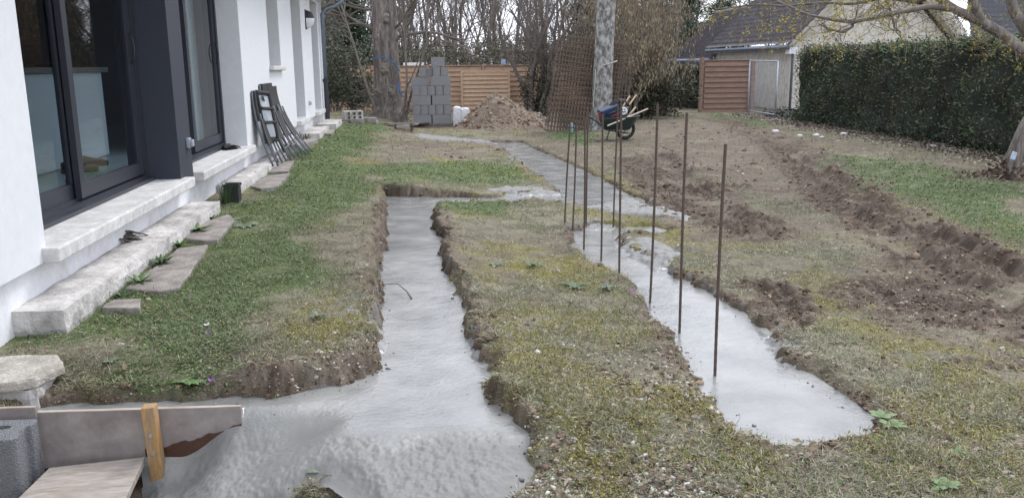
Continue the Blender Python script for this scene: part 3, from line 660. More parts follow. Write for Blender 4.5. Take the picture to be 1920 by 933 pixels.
# footprints where nothing grows: (x0, x1, y0, y1)
def sample(n, r0=2.2, r1=30, k=1.15):
    a = YAW+rng.uniform(-R(34), R(34), n); u = rng.random(n)
    r = (r0**(-k)+u*(r1**(-k)-r0**(-k)))**(-1/k)
    x = r*np.sin(a); y = r*np.cos(a); g_ = surf(x, y); zz = g_(z); cz = g_(CZ)
    ok = (cz < zz-.004) & (x > -1.93) & (y < 30.4)
    for x0, x1, y0, y1 in OCC: ok &= ~((x > x0) & (x < x1) & (y > y0) & (y < y1))
    ok &= x < 9.2+(y-9)*.115+.2
    sel = {k_: g_(v)[ok] for k_, v in dict(green=zn['green'], moss=zn['moss'], soilz=zn['soil'], gravel=zn['gravel'], soil=soil, dark=dark, n1=n1, n2=n2, n3=n3, bare=bare).items()}
    return x[ok], y[ok], zz[ok], r[ok], sel
def quads(x, y, zz, L, Wd, az, tilt, roll=None, bend=0.):
    """flat rhombic leaves: length L along direction az raised by tilt, width Wd"""
    ca, sa, ct, st = np.cos(az), np.sin(az), np.cos(tilt), np.sin(tilt)
    d = np.stack([ca*ct, sa*ct, st], -1); s_ = np.stack([-sa, ca, np.zeros_like(sa)], -1)
    if roll is not None:
        nn = np.cross(d, s_); s_ = s_*np.cos(roll)[:, None]+nn*np.sin(roll)[:, None]
    P0 = np.stack([x, y, zz], -1); L = L[:, None]; Wd = Wd[:, None]
    mid = P0+d*L*.5; mid[:, 2] += (bend*L[:, 0] if np.ndim(bend) == 0 else bend)
    V_ = np.stack([P0, mid-s_*Wd*.5, P0+d*L, mid+s_*Wd*.5], 1).reshape(-1, 3)
    F_ = np.arange(len(V_)).reshape(-1, 4); return V_, F_
def pick(n, cols): 
    c = np.array(cols); i = rng.integers(0, len(c), n); return c[i]*(rng.uniform(.7, 1.3, n)[:, None])
def rep4(c): return np.repeat(c, 4, 0)
def keep(m_, *a): return [q[m_] for q in a]
OCC += [(-2.05, -1.73, 4.33, 7.9), (-1.95, -1.7, 8.9, 12.3), (-2.2, -1.56, 3.56, 3.9), (-2.2, -.72, 2.6, 3.47)]
# broad small weeds and clover in the green places
x, y, zz, r, q = sample(620000)
pr = q['green']*(.18+.6*ss(.38, .58, q['n1']*.6+q['n2']*.4))*(1-q['soil'])*(1-q['dark'])+.03*(1-q['soil'])
k = rng.random(len(x)) < pr*1.0
x, y, zz, r = keep(k, x, y, zz, r); gq = q['green'][k]; n1k = q['n1'][k]; n = len(x)
sc = np.clip(r/6, 1, 3)
near_wall = ss(-.6, -1.6, x)
V_, F_ = quads(x, y, zz+rng.uniform(0, .016, n), rng.uniform(.008, .020, n)*sc, rng.uniform(.005, .011, n)*sc, rng.uniform(0, 6.28, n), rng.uniform(-.15, .9, n), rng.uniform(-.7, .7, n))
c = pick(n, [(.075, .13, .04), (.10, .165, .052), (.075, .11, .05), (.135, .205, .066), (.12, .135, .08), (.17, .16, .115)])
c = c*(1+.25*near_wall[:, None])
tag(mesh_np('ground_cover', V_, F_, M['leafcol'], None, rep4(c)), 'low green weeds and clover spread over the lawn', 'ground cover', kind='stuff')
# grass blades: mown straw everywhere, some green
x, y, zz, r, q = sample(1150000, k=.95)
pr = (.75-.35*q['gravel'])*(1-.8*q['soil'])*(1-.75*q['soilz'])*(1-.72*q['bare'])*(1-.55*q['dark'])*(.35+.65*ss(.35, .6, q['n1']))
k = rng.random(len(x)) < pr
x, y, zz, r = keep(k, x, y, zz, r); gq = q['green'][k]; mq = q['moss'][k]; n = len(x); sc = np.clip(r/6, 1, 3)
up = rng.random(n)
tl = np.where(up > .85, rng.uniform(.4, 1.2, n), rng.uniform(-.02, .35, n))
V_, F_ = quads(x, y, zz+rng.uniform(0, .012, n), rng.uniform(.02, .055, n)*np.sqrt(sc), rng.uniform(.0016, .0032, n)*sc, rng.uniform(0, 6.28, n), tl, rng.uniform(-.4, .4, n), bend=.06)
c = pick(n, [(.31, .28, .20), (.24, .22, .145), (.185, .175, .105), (.165, .17, .09), (.38, .35, .26), (.20, .165, .125), (.13, .105, .08)])
cg = pick(n, [(.08, .14, .045), (.11, .17, .06), (.15, .19, .08)])
isg = rng.random(n) < (.14+.45*gq); c = np.where(isg[:, None], cg, c)
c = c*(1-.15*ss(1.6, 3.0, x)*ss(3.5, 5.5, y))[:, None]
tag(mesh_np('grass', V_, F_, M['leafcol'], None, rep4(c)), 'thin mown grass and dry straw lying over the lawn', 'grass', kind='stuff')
# moss: short bright sprigs in cushions
x, y, zz, r, q = sample(520000)
mm = np.maximum(q['moss']*ss(.42, .58, q['n1']*.5+q['n2']*.5+.02), .6*ss(.62, .7, fbm(x, y, .5, 4, 101.))*(1-q['green'])*(1-.6*ss(2.2, 3.4, x)))
k = rng.random(len(x)) < mm*(1-q['soil'])*(1-.7*q['dark'])*.9+.015
x, y, zz, r = keep(k, x, y, zz, r); n = len(x); sc = np.clip(r/6, 1, 3)
V_, F_ = quads(x, y, zz+rng.uniform(0, .018, n), rng.uniform(.007, .016, n)*sc, rng.uniform(.003, .006, n)*sc, rng.uniform(0, 6.28, n), rng.uniform(.1, 1.3, n), rng.uniform(-.9, .9, n))
c = pick(n, [(.26, .24, .06), (.33, .30, .08), (.20, .19, .06), (.15, .15, .06), (.38, .34, .12), (.25, .19, .07)])
tag(mesh_np('moss', V_, F_, M['leafcol'], None, rep4(c)), 'yellow green moss cushions in the worn lawn', 'moss', kind='stuff')
# stones
OCT = np.array([(1,0,0),(0,1,0),(-1,0,0),(0,-1,0),(0,0,1),(0,0,-1)], float); OF = np.array([(0,1,4),(1,2,4),(2,3,4),(3,0,4),(1,0,5),(2,1,5),(3,2,5),(0,3,5)])
def rocks(x, y, zz, s_, c, name, label, cat):
    n = len(x); 
    u = OCT; extra = np.array([((u[a]+u[b]+u[c_])/3) for a, b, c_ in OF]); extra /= np.linalg.norm(extra, axis=1)[:, None]
    P_ = np.vstack([u, extra*1.02]); Fs = []
    for i, (a, b, c_) in enumerate(OF): e = 6+i; Fs += [(a, b, e), (b, c_, e), (c_, a, e)]
    Fs = np.array(Fs); m_ = len(P_)
    jit = rng.uniform(.7, 1.25, (n, m_, 1)); sq = rng.uniform(.5, 1.1, (n, 1, 3)); th = rng.uniform(0, 6.28, n)
    Q = P_[None]*jit*sq*np.asarray(s_)[:, None, None]; cx, sx = np.cos(th)[:, None], np.sin(th)[:, None]
    Q = np.stack([Q[..., 0]*cx-Q[..., 1]*sx, Q[..., 0]*sx+Q[..., 1]*cx, Q[..., 2]*.75], -1)
    Q += np.stack([x, y, zz+np.asarray(s_)*.2], -1)[:, None]
    FF = Fs[None]+(np.arange(n)*m_)[:, None, None]
    return tag(mesh_np(name, Q.reshape(-1, 3), FF.reshape(-1, 3), M['stonecol'], None, np.repeat(c, m_, 0), smooth=False), label, cat, kind='stuff')
x, y, zz, r, q = sample(60000, 2.2, 18, 1.6)
k = rng.random(len(x)) < (.75*q['gravel']+.07+.2*q['dark']*(r < 8))*np.clip(1.3-r/16, .1, 1)*(1-.8*q['green'])*.62
x, y, zz, r = keep(k, x, y, zz, r); n = len(x)
rocks(x, y, zz, rng.gamma(2.2, .0022, n)+.0025, pick(n, [(.46, .43, .38), (.36, .33, .28), (.27, .24, .20), (.55, .53, .49), (.30, .25, .20)]), 'gravel', 'pale pebbles and gravel pressed into the bare soil', 'gravel')
x, y, zz, r, q = sample(120000, 2.2, 26, 1.0)
k = rng.random(len(x)) < (q['soil']*.55+q['dark']*.6+q['soilz']*.18)
x, y, zz, r = keep(k, x, y, zz, r); n = len(x)
rocks(x, y, zz, (rng.gamma(1.6, .0045, n)+.002)*np.clip(r/7, .75, 1.7), pick(n, [(.115, .08, .058), (.16, .115, .085), (.20, .15, .11)]), 'loose_soil', 'crumbled brown clods beside the ruts and trenches', 'soil')
# roots and stalks hanging out of the cut banks
x, y, zz, r, q = sample(520000, 2.4, 20, 1.1)
k = (q['dark'] > .04) & (q['dark'] < .97) & (rng.random(len(x)) < .8)
x, y, zz, r = keep(k, x, y, zz, r); n = len(x)
V_, F_ = quads(x, y, zz, rng.uniform(.02, .075, n), rng.uniform(.0015, .0035, n), rng.uniform(0, 6.28, n), rng.uniform(-.9, .5, n))
tag(mesh_np('bank_roots', V_, F_, M['leafcol'], None, rep4(pick(n, [(.16, .12, .08), (.27, .24, .16), (.10, .075, .05), (.12, .13, .06)]))), 'fine roots and straw hanging from the cut trench banks', 'roots', kind='stuff')
# crumbs of soil and grit fallen onto the edges of the fresh concrete
nn__ = 60000; a_ = YAW+rng.uniform(-R(34), R(34), nn__); r = 2.5*np.exp(rng.random(nn__)*math.log(5)); x = r*np.sin(a_); y = r*np.cos(a_)
e_ = surf(x, y)(np.maximum(ed, fr)); cz_ = surf(x, y)(CZ); gz_ = surf(x, y)(z)
k = (cz_ > gz_+.005) & (e_ > 0) & (rng.random(nn__) < np.exp(-np.abs(e_)/.022)*.5+.0012)
x, y, zz = x[k], y[k], cz_[k]; n = len(x)
rocks(x, y, zz-.001, rng.gamma(1.5, .0018, n)+.0012, pick(n, [(.115, .08, .058), (.20, .15, .11), (.30, .29, .27), (.16, .15, .14)]), 'soil_crumbs', 'crumbs of soil and grit on the edges of the wet concrete', 'soil')
# fallen leaves
x, y, zz, r, q = sample(2600, 2.2, 25, 1.0); n = len(x); sc = np.clip(r/9, 1, 2)
V_, F_ = quads(x, y, zz+.008, rng.uniform(.02, .05, n)*sc, rng.uniform(.012, .028, n)*sc, rng.uniform(0, 6.28, n), rng.uniform(-.1, .5, n), rng.uniform(-.5, .5, n), bend=.12)
tag(mesh_np('fallen_leaves', V_, F_, M['leafcol'], None, rep4(pick(n, [(.17, .12, .08), (.24, .17, .11), (.30, .25, .20), (.13, .09, .06)]))), 'brown dead leaves scattered over the lawn', 'leaves', kind='stuff')
# leaf litter and ivy below the hedge
n = 26000; t_ = rng.random(n); u_ = rng.random(n)
y = 7+t_*19; x = 9.15+(y-9)*.115+.05+rng.normal(.28, .2, n); 
V_, F_ = quads(x, y, base(x, y)+np.abs(rng.normal(0, .10, n)), rng.uniform(.04, .08, n), rng.uniform(.04, .07, n), rng.uniform(0, 6.28, n), rng.uniform(-.3, 1.1, n), rng.uniform(-.6, .6, n))
tag(mesh_np('ivy', V_, F_, M['leafcol'], None, rep4(pick(n, [(.03, .045, .03), (.045, .06, .04), (.025, .032, .025), (.06, .055, .04)]))), 'dark ivy creeping along the foot of the right hedge', 'ivy', kind='stuff')
n = 9000; y = rng.uniform(6, 28, n); x = 9.0+(y-9)*.115+rng.normal(-.35, .35, n)
V_, F_ = quads(x, y, base(x, y)+.02, rng.uniform(.04, .07, n), rng.uniform(.025, .045, n), rng.uniform(0, 6.28, n), rng.uniform(-.1, .5, n), rng.uniform(-.5, .5, n), bend=.1)
tag(mesh_np('leaf_litter', V_, F_, M['leafcol'], None, rep4(pick(n, [(.13, .10, .075), (.19, .15, .11), (.10, .08, .06), (.24, .21, .17)]))), 'brown leaf litter along the edge of the right hedge', 'leaf litter', kind='stuff')
# ------------------------------------------------------------------ formwork in the near left corner
def box_px(): pass
# board held by a stake: its line runs a little skew to the camera
BA, BB = np.array([-1.95, 3.47]), np.array([-.735, 3.405])
def board(name, a, bb, za, zb, zt2, m_, label, th=.022, edge=None, wet=None):
    r = root(name, (a[0], a[1], za), label, 'board')
    d = np.array(bb)-np.array(a); L_ = np.hypot(*d); d /= L_; nn = np.array([d[1], -d[0]])
    pts = [(0, za), (L_, za), (L_, zt2), (0, zb)]
    b = MB(); b.v = [(*(a+d*s_), z_) for s_, z_ in pts]+[(*(a+d*s_-nn*th), z_) for s_, z_ in pts]; b.f = [(0, 1, 2, 3), (7, 6, 5, 4), (0, 4, 5, 1), (1, 5, 6, 2), (2, 6, 7, 3), (3, 7, 4, 0)]
    b.build('face', m_, r, bevel=.0015)
    b = MB(); pts = [(.002, zb+.0005), (L_-.002, zt2+.0005)]; b.v = [(*(a+d*s_-nn*.001), z_) for s_, z_ in pts]+[(*(a+d*s_-nn*(th-.001)), z_) for s_, z_ in pts]+[(*(a+d*s_-nn*.001), z_+.0015) for s_, z_ in pts]+[(*(a+d*s_-nn*(th-.001)), z_+.0015) for s_, z_ in pts]
    b.f = [(4, 5, 7, 6), (0, 1, 5, 4), (2, 6, 7, 3), (0, 4, 6, 2), (1, 3, 7, 5)]; b.build('cut_edge', M['plyedge'], r)
    return r
fb = board('formwork_board', BA, BB, -.36, -.062, -.066, M['ply'], 'long pinkish grey board holding back the wet concrete, stake at its front')
# brown soaked lower corner of the board
d_ = (BB-BA)/np.hypot(*(BB-BA)); nn_ = np.array([d_[1], -d_[0]]); L_ = np.hypot(*(BB-BA))
b = MB(); top = []
for i in range(25):
    s_ = L_-.40+.398*i/24; top.append((s_, -.235+.03*math.sin(i*.5)*0+.095*(i/24)**1.4+.005*math.sin(i*.9)+.003*math.sin(i*2.1)))
b.v = [(*(BA+d_*s_+nn_*.0025), z_) for s_, z_ in top]+[(*(BA+d_*s_+nn_*.0025), -.355) for s_, z_ in top]; b.f = [(25+i, 25+i+1, i+1, i) for i in range(24)]
b.build('soaked_patch', mat('soaked_board', (.075, .035, .022), .5, .2, 20), fb)
bl = board('formwork_board', np.array([-2.3, 3.435]), np.array([-1.545, 3.435]), -.36, -.02, -.035, M['ply'], 'short board behind the grey hollow block, left of the long board', th=.02)
st = root('stake', (-1.06, 3.36, -.4), 'yellow timber stake screwed to the front of the long board', 'stake')
rt = Matrix.Rotation(R(-2), 3, 'Y')
b = MB(); b.box((-1.105, 3.348, -.45), (-1.055, 3.405, -.028), rot=rt, piv=(-1.08, 3.38, -.2)); b.build('post', M['stake'], st, bevel=.003)
for zz_ in (-.145, -.225):
    b = MB(); xx = -1.08+(zz_+.2)*-.035; b.tube([(xx, 3.349, zz_), (xx, 3.343, zz_)], .008, 10); b.tube([(xx, 3.344, zz_), (xx, 3.340, zz_)], .0045, 8); b.build('screw', M['screw'], st)
def hollow_block(loc, rz, L_=.5, W=.2, H=.2, name='concrete_block', m_=None, label='', group=None, cells=2, dims=None, simple=False):
    """a hollow block standing on its bed face: walls and webs round open cells"""
    b = MB(); t_ = .028; x0, x1, y0, y1 = -L_/2, L_/2, -W/2, W/2
    b.box((x0, y0, 0), (x1, y0+t_, H)); b.box((x0, y1-t_, 0), (x1, y1, H))
    n_ = cells
    for i in range(n_+1):
        cx = x0+(L_-t_)*i/n_; b.box((cx, y0+t_, 0), (cx+t_, y1-t_, H))
    b.box((x0+t_, y0+t_, .0), (x1-t_, y1-t_, .02))
    o = b.build(name, m_ or M['block'], bevel=.004 if not simple else 0); o.location = loc; o.rotation_euler = (0, 0, rz)
    return tag(o, label, 'concrete block', group)
# near grey block: solid faces, a groove down its end, one finger hole on top
b = MB(); b.prism([(-.5, -.10), (-.012, -.10), (0, -.088), (0, -.035), (-.018, -.028), (-.018, .028), (0, .035), (0, .088), (-.012, .10), (-.5, .10)], 0, .245)
nb_ = b.build('concrete_block', M['lightblock'], bevel=.006, seg=3); nb_.location = (-1.525, 3.30, -.312); nb_.rotation_euler = (0, 0, R(-3))
cut = MB(); cut.lathe([(.030, -.06), (.022, -.03), (.030, .05)], (0, 0, 0), 14); cu = cut.build('cut', M['lightblock']); cu.scale = (1.3, .8, 1); cu.location = (-.10, .02, .245)
bm_ = nb_.modifiers.new('hole', 'BOOLEAN'); bm_.operation = 'DIFFERENCE'; bm_.object = cu; bm_.solver = 'EXACT'; cu.parent = nb_
dg = bpy.context.evaluated_depsgraph_get(); me_ = bpy.data.meshes.new_from_object(nb_.evaluated_get(dg)); nb_.modifiers.clear(); nb_.data = me_; bpy.data.objects.remove(cu)
tag(nb_, 'near grey concrete block with a finger hole on top, in front of the boards', 'concrete block')
b = MB(); b.add([(-1.50, 3.14, -.335), (-1.48, 3.36, -.335), (-1.12, 3.385, -.325), (-1.085, 3.10, -.325), (-1.50, 3.14, -.305), (-1.48, 3.36, -.305), (-1.12, 3.385, -.295), (-1.085, 3.10, -.295)], [(0, 1, 2, 3), (7, 6, 5, 4), (0, 3, 7, 4), (1, 5, 6, 2), (3, 2, 6, 7), (0, 4, 5, 1)])
b.v = [(x_, y_-.12 if y_ < 3.3 else y_-.015, z_+.05) for x_, y_, z_ in b.v]
tag(b.build('board', mat('grey_plank', (.36, .325, .29), .8, .16, 5, .2, 40, stretch=(1, 4, 1), col2=(.27, .235, .205)), bevel=.003), 'short pale plank lying flat in front of the long board', 'board')
# ------------------------------------------------------------------ reinforcing bars standing in the right trench
bars = [(1341, 703, 1361, 270, 'nearest and shortest looking'), (1273, 623, 1290, 211, 'second nearest'), (1218, 568, 1233, 195, 'third nearest'), (1162, 525, 1163, 188, 'fourth nearest'), (1126, 490, 1131, 214, 'fifth nearest'),
 (1094, 468, 1097, 222, 'sixth nearest'), (1073, 438, 1081, 226, 'second from the left'), (1059, 428, 1069, 236, 'leftmost'), (1100, 430, 1101, 205, 'thin far'), (1151, 428, 1158, 196, 'far middle')]
lab = ['nearest rusty bar, standing alone in the wide front part of the concrete', 'second nearest rusty bar, right of the wheelbarrow', 'third nearest tall rusty bar in the right trench', 'tall rusty bar crossing in front of the wheelbarrow',
 'rusty bar standing just left of the wheelbarrow tub', 'rusty bar rising from the left edge of the wet concrete', 'second rusty bar from the left of the row', 'leftmost rusty bar of the row', 'rusty bar from the grey lump at the far trench end, behind the left bars', 'farthest right of the rusty bars at the far trench end']
for (bx, by, tx, ty, _), l_ in zip(bars, lab):
    z_ = -.1
    for _ in range(4): p0 = at(bx, by, z_); z_ = float(level(p0[0], p0[1]))
    p1 = aty(tx, ty, p0[1]); pts = [(0, 0, -.12)]
    v_ = p1-p0; ph_ = random.uniform(0, 6); pts = [tuple(v_*t_+np.array([.005*math.sin(2.6*t_+ph_), .005*math.cos(3.1*t_+ph_), 0])) for t_ in np.linspace(-.1, 1, 60)]
    b = MB(); b.tube(pts, [.0078 if i % 2 else .0071 for i in range(60)], 8)
    o = b.build('reinforcing_bar', M['rust'], smooth=False); o.location = p0; tag(o, l_, 'reinforcing bar', 'rusty bars standing in the right trench')
# ------------------------------------------------------------------ pile of blocks
gz = lambda x, y: float(base(x, y))
SX0, SY = .055, 23.0; SZ = gz(.6, 23)+.0
pr_ = root('pallet', (.58, SY+.3, SZ), 'low grey wooden pallet below the block stack', 'pallet')
b = MB()
for i in range(3): b.box((SX0-.02, SY+.02+.25*i, SZ-.02), (SX0+1.06, SY+.10+.25*i, SZ+.05))
b.build('runner', M['greybranch'], pr_)
b = MB()
for i in range(5): b.box((SX0-.02+.22*i, SY, SZ+.051), (SX0+.16+.22*i, SY+.62, SZ+.07))
b.build('deck_board', M['greybranch'], pr_)
def stackblock(x0, z0, kind, label, dx=.5, y=SY, h=.25):
    if kind == 'long': L_, W_ = dx, .2
    else: L_, W_ = .2, .5
    b = MB(); g_ = .004
    if kind == 'long': b.box((x0+g_, y, z0), (x0+dx-g_, y+.2, z0+h-.003))
    else:
        b.box((x0+g_, y+.01, z0), (x0+.2-g_, y+.5, z0+h-.003)); b.box((x0+.055, y, z0), (x0+.2-.03, y+.0098, z0+h-.003))
    b.v = [(a-x0, bb_-y, c_-z0) for a, bb_, c_ in b.v]
    o = b.build('concrete_block', M['block'], bevel=.006); o.location = (x0, y, z0); return tag(o, label, 'concrete block', 'grey blocks stacked on the pallet')
zc = SZ+.071; H_ = .252
ordn = ['first', 'second', 'third', 'fourth', 'fifth']
rowname = ['bottom course', 'second course', 'third course', 'fourth course', 'fifth course', 'sixth course']
for c_ in range(4):
    if c_ % 2 == 0:
        for i, s_ in enumerate(('left', 'right')): stackblock(SX0+(.515 if i else -.005)+random.uniform(-.004, .004), zc+H_*c_, 'long', f'{s_} long grey block in the {rowname[c_]} of the block stack')
    else:
        for i in range(5): stackblock(SX0+.005+.204*i, zc+H_*c_, 'end', f'{ordn[i]} end-on grey block from the left in the {rowname[c_]} of the stack', y=SY+random.uniform(-.006, .006))
stackblock(SX0, zc+H_*4, 'long', 'left long grey block in the fifth course of the stack, set back', y=SY+.12, h=.22)
stackblock(SX0+.52, zc+H_*4, 'long', 'right long grey block in the fifth course of the stack')
stackblock(SX0+.20, zc+H_*4+.225, 'end', 'left end-on grey block high on the stack, under nothing', y=SY+.1, h=.23)
stackblock(SX0+.385, zc+H_*4+.225, 'end', 'end-on grey block high on the stack, left of the raised middle one', y=SY+.14, h=.23)
stackblock(SX0+.56, zc+H_*5, 'end', 'middle grey block carrying the topmost block of the stack', h=.24); stackblock(SX0+.765, zc+H_*5, 'end', 'end-on grey block right of the middle under the topmost one', h=.22)
stackblock(SX0+.52, zc+H_*5+.245, 'long', 'topmost grey block of the stack', dx=.36, h=.235)
for c_ in (0, 2):
    for s_ in ('left', 'right'): stackblock(SX0+(.535 if s_ == 'right' else .03)+.0, zc+H_*c_, 'long', f'{s_} rear block of the {rowname[c_]}, behind the front blocks of the stack', y=SY+.27)
# white wrapped sacks
b = MB(); sk = root('wrapped_sack', (1.33, 23.0, gz(1.3, 23)), 'white plastic wrapped sacks beside the block stack', 'sack')
x0, y0, z0_ = 1.12, 22.95, gz(1.3, 23)
for nm, (xa, xb_, za, zb_) in dict(sack=(x0, x0+.22, 0, .52), sack2=(x0+.2, x0+.45, 0, .48)).items():
    rb = rough_box('sack', (xa, y0, z0_+za), (xb_, y0+.4, z0_+zb_), M['white'], .022, .045, parent=sk, bevel=.04)
# ------------------------------------------------------------------ heap of soil
n = 150; px_, py_ = np.meshgrid(np.linspace(-1, 1, n), np.linspace(-1, 1, n)); hx = px_.ravel()*1.72; hy = py_.ravel()*1.5
cx_, cy_ = 2.46, 22.2
rad = np.hypot(hx/1.4, hy/1.2); rad2 = np.hypot((hx+.35)/.9, hy/.8)
hz = .62*np.clip(1-rad, 0, 1)**.85+.26*np.clip(1-rad2, 0, 1)**.7
nzz = fbm(hx, hy, .35, 5, 9.)-.5; hz = hz*(1+.5*nzz)+.05*nzz*(rad < 1.15)+.05*(fbm(hx, hy, .07, 3, 19.)-.5)*(rad < 1.1)-.05*ss(.9, 1.3, rad)
hz += .10*ss(.35, .1, np.hypot(hx+.50, hy+.2))*(fbm(hx, hy, .1, 3, 4.))
Vp = np.stack([hx+cx_, hy+cy_, base(hx+cx_, hy+cy_)+hz], -1); I_ = np.arange(n*n).reshape(n, n)
Fp = np.stack([I_[:-1, :-1], I_[:-1, 1:], I_[1:, 1:], I_[1:, :-1]], -1).reshape(-1, 4)
tag(mesh_np('soil_heap', Vp, Fp, M['pile'], None, smooth=True), 'heap of dug brown soil in front of the rear fence', 'soil heap')
k = (hz > .05) & (rng.random(n*n) < .07)
o = rocks(Vp[k, 0], Vp[k, 1], Vp[k, 2], rng.gamma(2, .012, k.sum())+.006, pick(k.sum(), [(.22, .165, .12), (.28, .22, .165), (.16, .115, .085), (.34, .30, .25)]), 'heap_clods', 'loose clods lying on the soil heap', 'soil')
# planks lying at the end of the lawn, hollow block and rubble by the house end
def plank(a, bb, wd, th, m_, label, name='plank', z0=None):
    a = np.array(a); bb = np.array(bb); d = (bb-a); L_ = np.linalg.norm(d); o_ = MB(); o_.box((0, -wd/2, 0), (L_, wd/2, th)); o = o_.build(name, m_, bevel=.003)
    o.location = a; o.rotation_euler = d_to_eul(d); return tag(o, label, 'plank')
def d_to_eul(d): return (0, -math.atan2(d[2], math.hypot(d[0], d[1])), math.atan2(d[1], d[0]))
q0, q1 = gpt(724, 236), gpt(842, 232); q0[2] += .03; q1[2] += .03; plank(q0, q1, .14, .04, M['greybranch'], 'weathered grey plank lying before the big tree and block stack')
q0, q1 = gpt(775, 239), gpt(808, 230); q0[2] += .06; q1[2] += .10; plank(q0, q1, .18, .03, M['plyedge'], 'short grey plank leaning against the left foot of the block stack')
q0, q1 = gpt(655, 231), gpt(712, 229); q0[2] += .02; q1[2] += .02; plank(q0, q1, .08, .05, M['greybranch'], 'thin plank in the grass left of the big tree')
q = gpt(646, 228); rz = .25
r = root('hollow_brick', (q[0], q[1], q[2]+.02), 'pale hollow brick on its side by the house end', 'hollow brick'); r.rotation_euler = (0, 0, rz)
b = MB(); W_, H2, t_ = .42, .38, .045
b.box((0, 0, 0), (W_, .3, t_)); b.box((0, 0, H2-t_), (W_, .3, H2)); b.box((0, 0, H2/2-t_/2), (W_, .3, H2/2+t_/2))
for i in range(4): b.box((i*(W_-t_)/3, 0, t_), (i*(W_-t_)/3+t_, .3, H2/2-t_/2)); b.box((i*(W_-t_)/3, 0, H2/2+t_/2), (i*(W_-t_)/3+t_, .3, H2-t_))
b.v = [(a*1.05, b_, c_*.55) for a, b_, c_ in b.v]; b.build('shell', M['oldstone'], r, world=False, bevel=.004)
for px, py, s_, l_ in ((668, 232, .10, 'brown stone'), (690, 231, .12, 'long low stone'), (700, 232, .07, 'pale round stone'), (612, 236, .09, 'stone')):
    q = gpt(px, py); 
    lb = {668: 'brown stone right of the hollow brick', 690: 'low flat stone between hollow brick and big tree', 700: 'small pale stone before the big tree foot', 612: 'pale tilted stone at the corner of the house'}[px]
    rough_box('stone', (q[0]-s_*1.6, q[1], q[2]-.02), (q[0]+s_*1.6, q[1]+s_*2, q[2]+s_), M['oldstone'] if px in (700, 612) else M['paving'], .012, .04, lb, 'stone')
# ------------------------------------------------------------------ wooden fences
def panel(parent, p0, p1, z0, z1, m_, rows, th=.03, frame=False, name='panel', lap=.05):
    p0 = np.array(p0); p1 = np.array(p1); d = p1-p0; L_ = np.hypot(*d); d /= L_; nn = np.array([d[1], -d[0]])
    b = MB(); h = (z1-z0)/rows
    for i in range(rows):
        za = z0+h*i; zb = za+h*1.03
        for (s0, s1) in ((0, L_),):
            pts = []
            for s_ in (s0+.02, s1-.02):
                c = p0+d*s_; pts += [(*(c+nn*(lap+.008)), za+random.uniform(-.003, .003)), (*(c-nn*.004), zb), (*(c-nn*.022), zb), (*(c+nn*(lap-.012)), za)]
            b.add(pts, [(0, 4, 5, 1), (1, 5, 6, 2), (2, 6, 7, 3), (3, 7, 4, 0), (0, 1, 2, 3), (7, 6, 5, 4)])
    if frame:
        for s_ in (0, L_-.07):
            c0 = p0+d*s_+nn*.075; c1 = c0+d*.07; b.add([(*c0, z0-.03), (*c1, z0-.03), (*(c1-nn*.02), z0-.03), (*(c0-nn*.02), z0-.03), (*c0, z1+.04), (*c1, z1+.04), (*(c1-nn*.02), z1+.04), (*(c0-nn*.02), z1+.04)], [(3,2,1,0),(4,5,6,7),(0,1,5,4),(1,2,6,5),(2,3,7,6),(3,0,4,7)])
        c0 = p0+nn*.077+d*.07; c1 = p1+nn*.077-d*.07; b.add([(*c0, z1-.03), (*c1, z1-.03), (*(c1-nn*.02), z1-.03), (*(c0-nn*.02), z1-.03), (*c0, z1+.04), (*c1, z1+.04), (*(c1-nn*.02), z1+.04), (*(c0-nn*.02), z1+.04)], [(3,2,1,0),(4,5,6,7),(0,1,5,4),(1,2,6,5),(2,3,7,6),(3,0,4,7)])
    return b.build(name, m_, parent)
def fpost(parent, p, z0, z1, m_, wd=.09):
    b = MB(); b.box((p[0]-wd/2, p[1]-wd/2, z0), (p[0]+wd/2, p[1]+wd/2, z1)); return b.build('post', m_, parent, bevel=.005)
fr_ = root('wooden_fence', (2.5, 31.2, -.45), 'long orange brown fence of overlapping boards closing the garden', 'fence')
f0, f1 = np.array([-3.3, 32.3]), np.array([8.6, 30.3]); nP = 6; du = (f1-f0)/nP
for i in range(nP):
    a, c = f0+du*i, f0+du*(i+1); panel(fr_, a+du*.025, c-du*.025, -.47, 1.24, M['fence'], 10); fpost(fr_, a, -.6, 1.30, M['fence'])
    b = MB(); dd = c-a; b.add([(*(a+dd*.02+[0, -.06]), 1.262), (*(c-dd*.02+[0, -.06]), 1.262), (*(c-dd*.02+[0, .05]), 1.262), (*(a+dd*.02+[0, .05]), 1.262), (*(a+dd*.02+[0, -.06]), 1.295), (*(c-dd*.02+[0, -.06]), 1.295), (*(c-dd*.02+[0, .05]), 1.295), (*(a+dd*.02+[0, .05]), 1.295)], [(3,2,1,0),(4,5,6,7),(0,1,5,4),(1,2,6,5),(2,3,7,6),(3,0,4,7)]); b.build('cap_rail', M['fence'], fr_)
ga, gb = aty(864, 150, 30.85), aty(956, 150, 30.7)
gp = root('fence_panel', (ga[0], 30.8, -.4), 'lighter framed fence panel leaning against the long fence behind the soil heap', 'fence panel')
panel(gp, ga[:2], gb[:2], -.38, 1.07, mat('fresh_board', (.44, .30, .20), .8, .14, 3, .15, 40, stretch=(1, 6, 9), col2=(.52, .38, .27)), 10, frame=True)
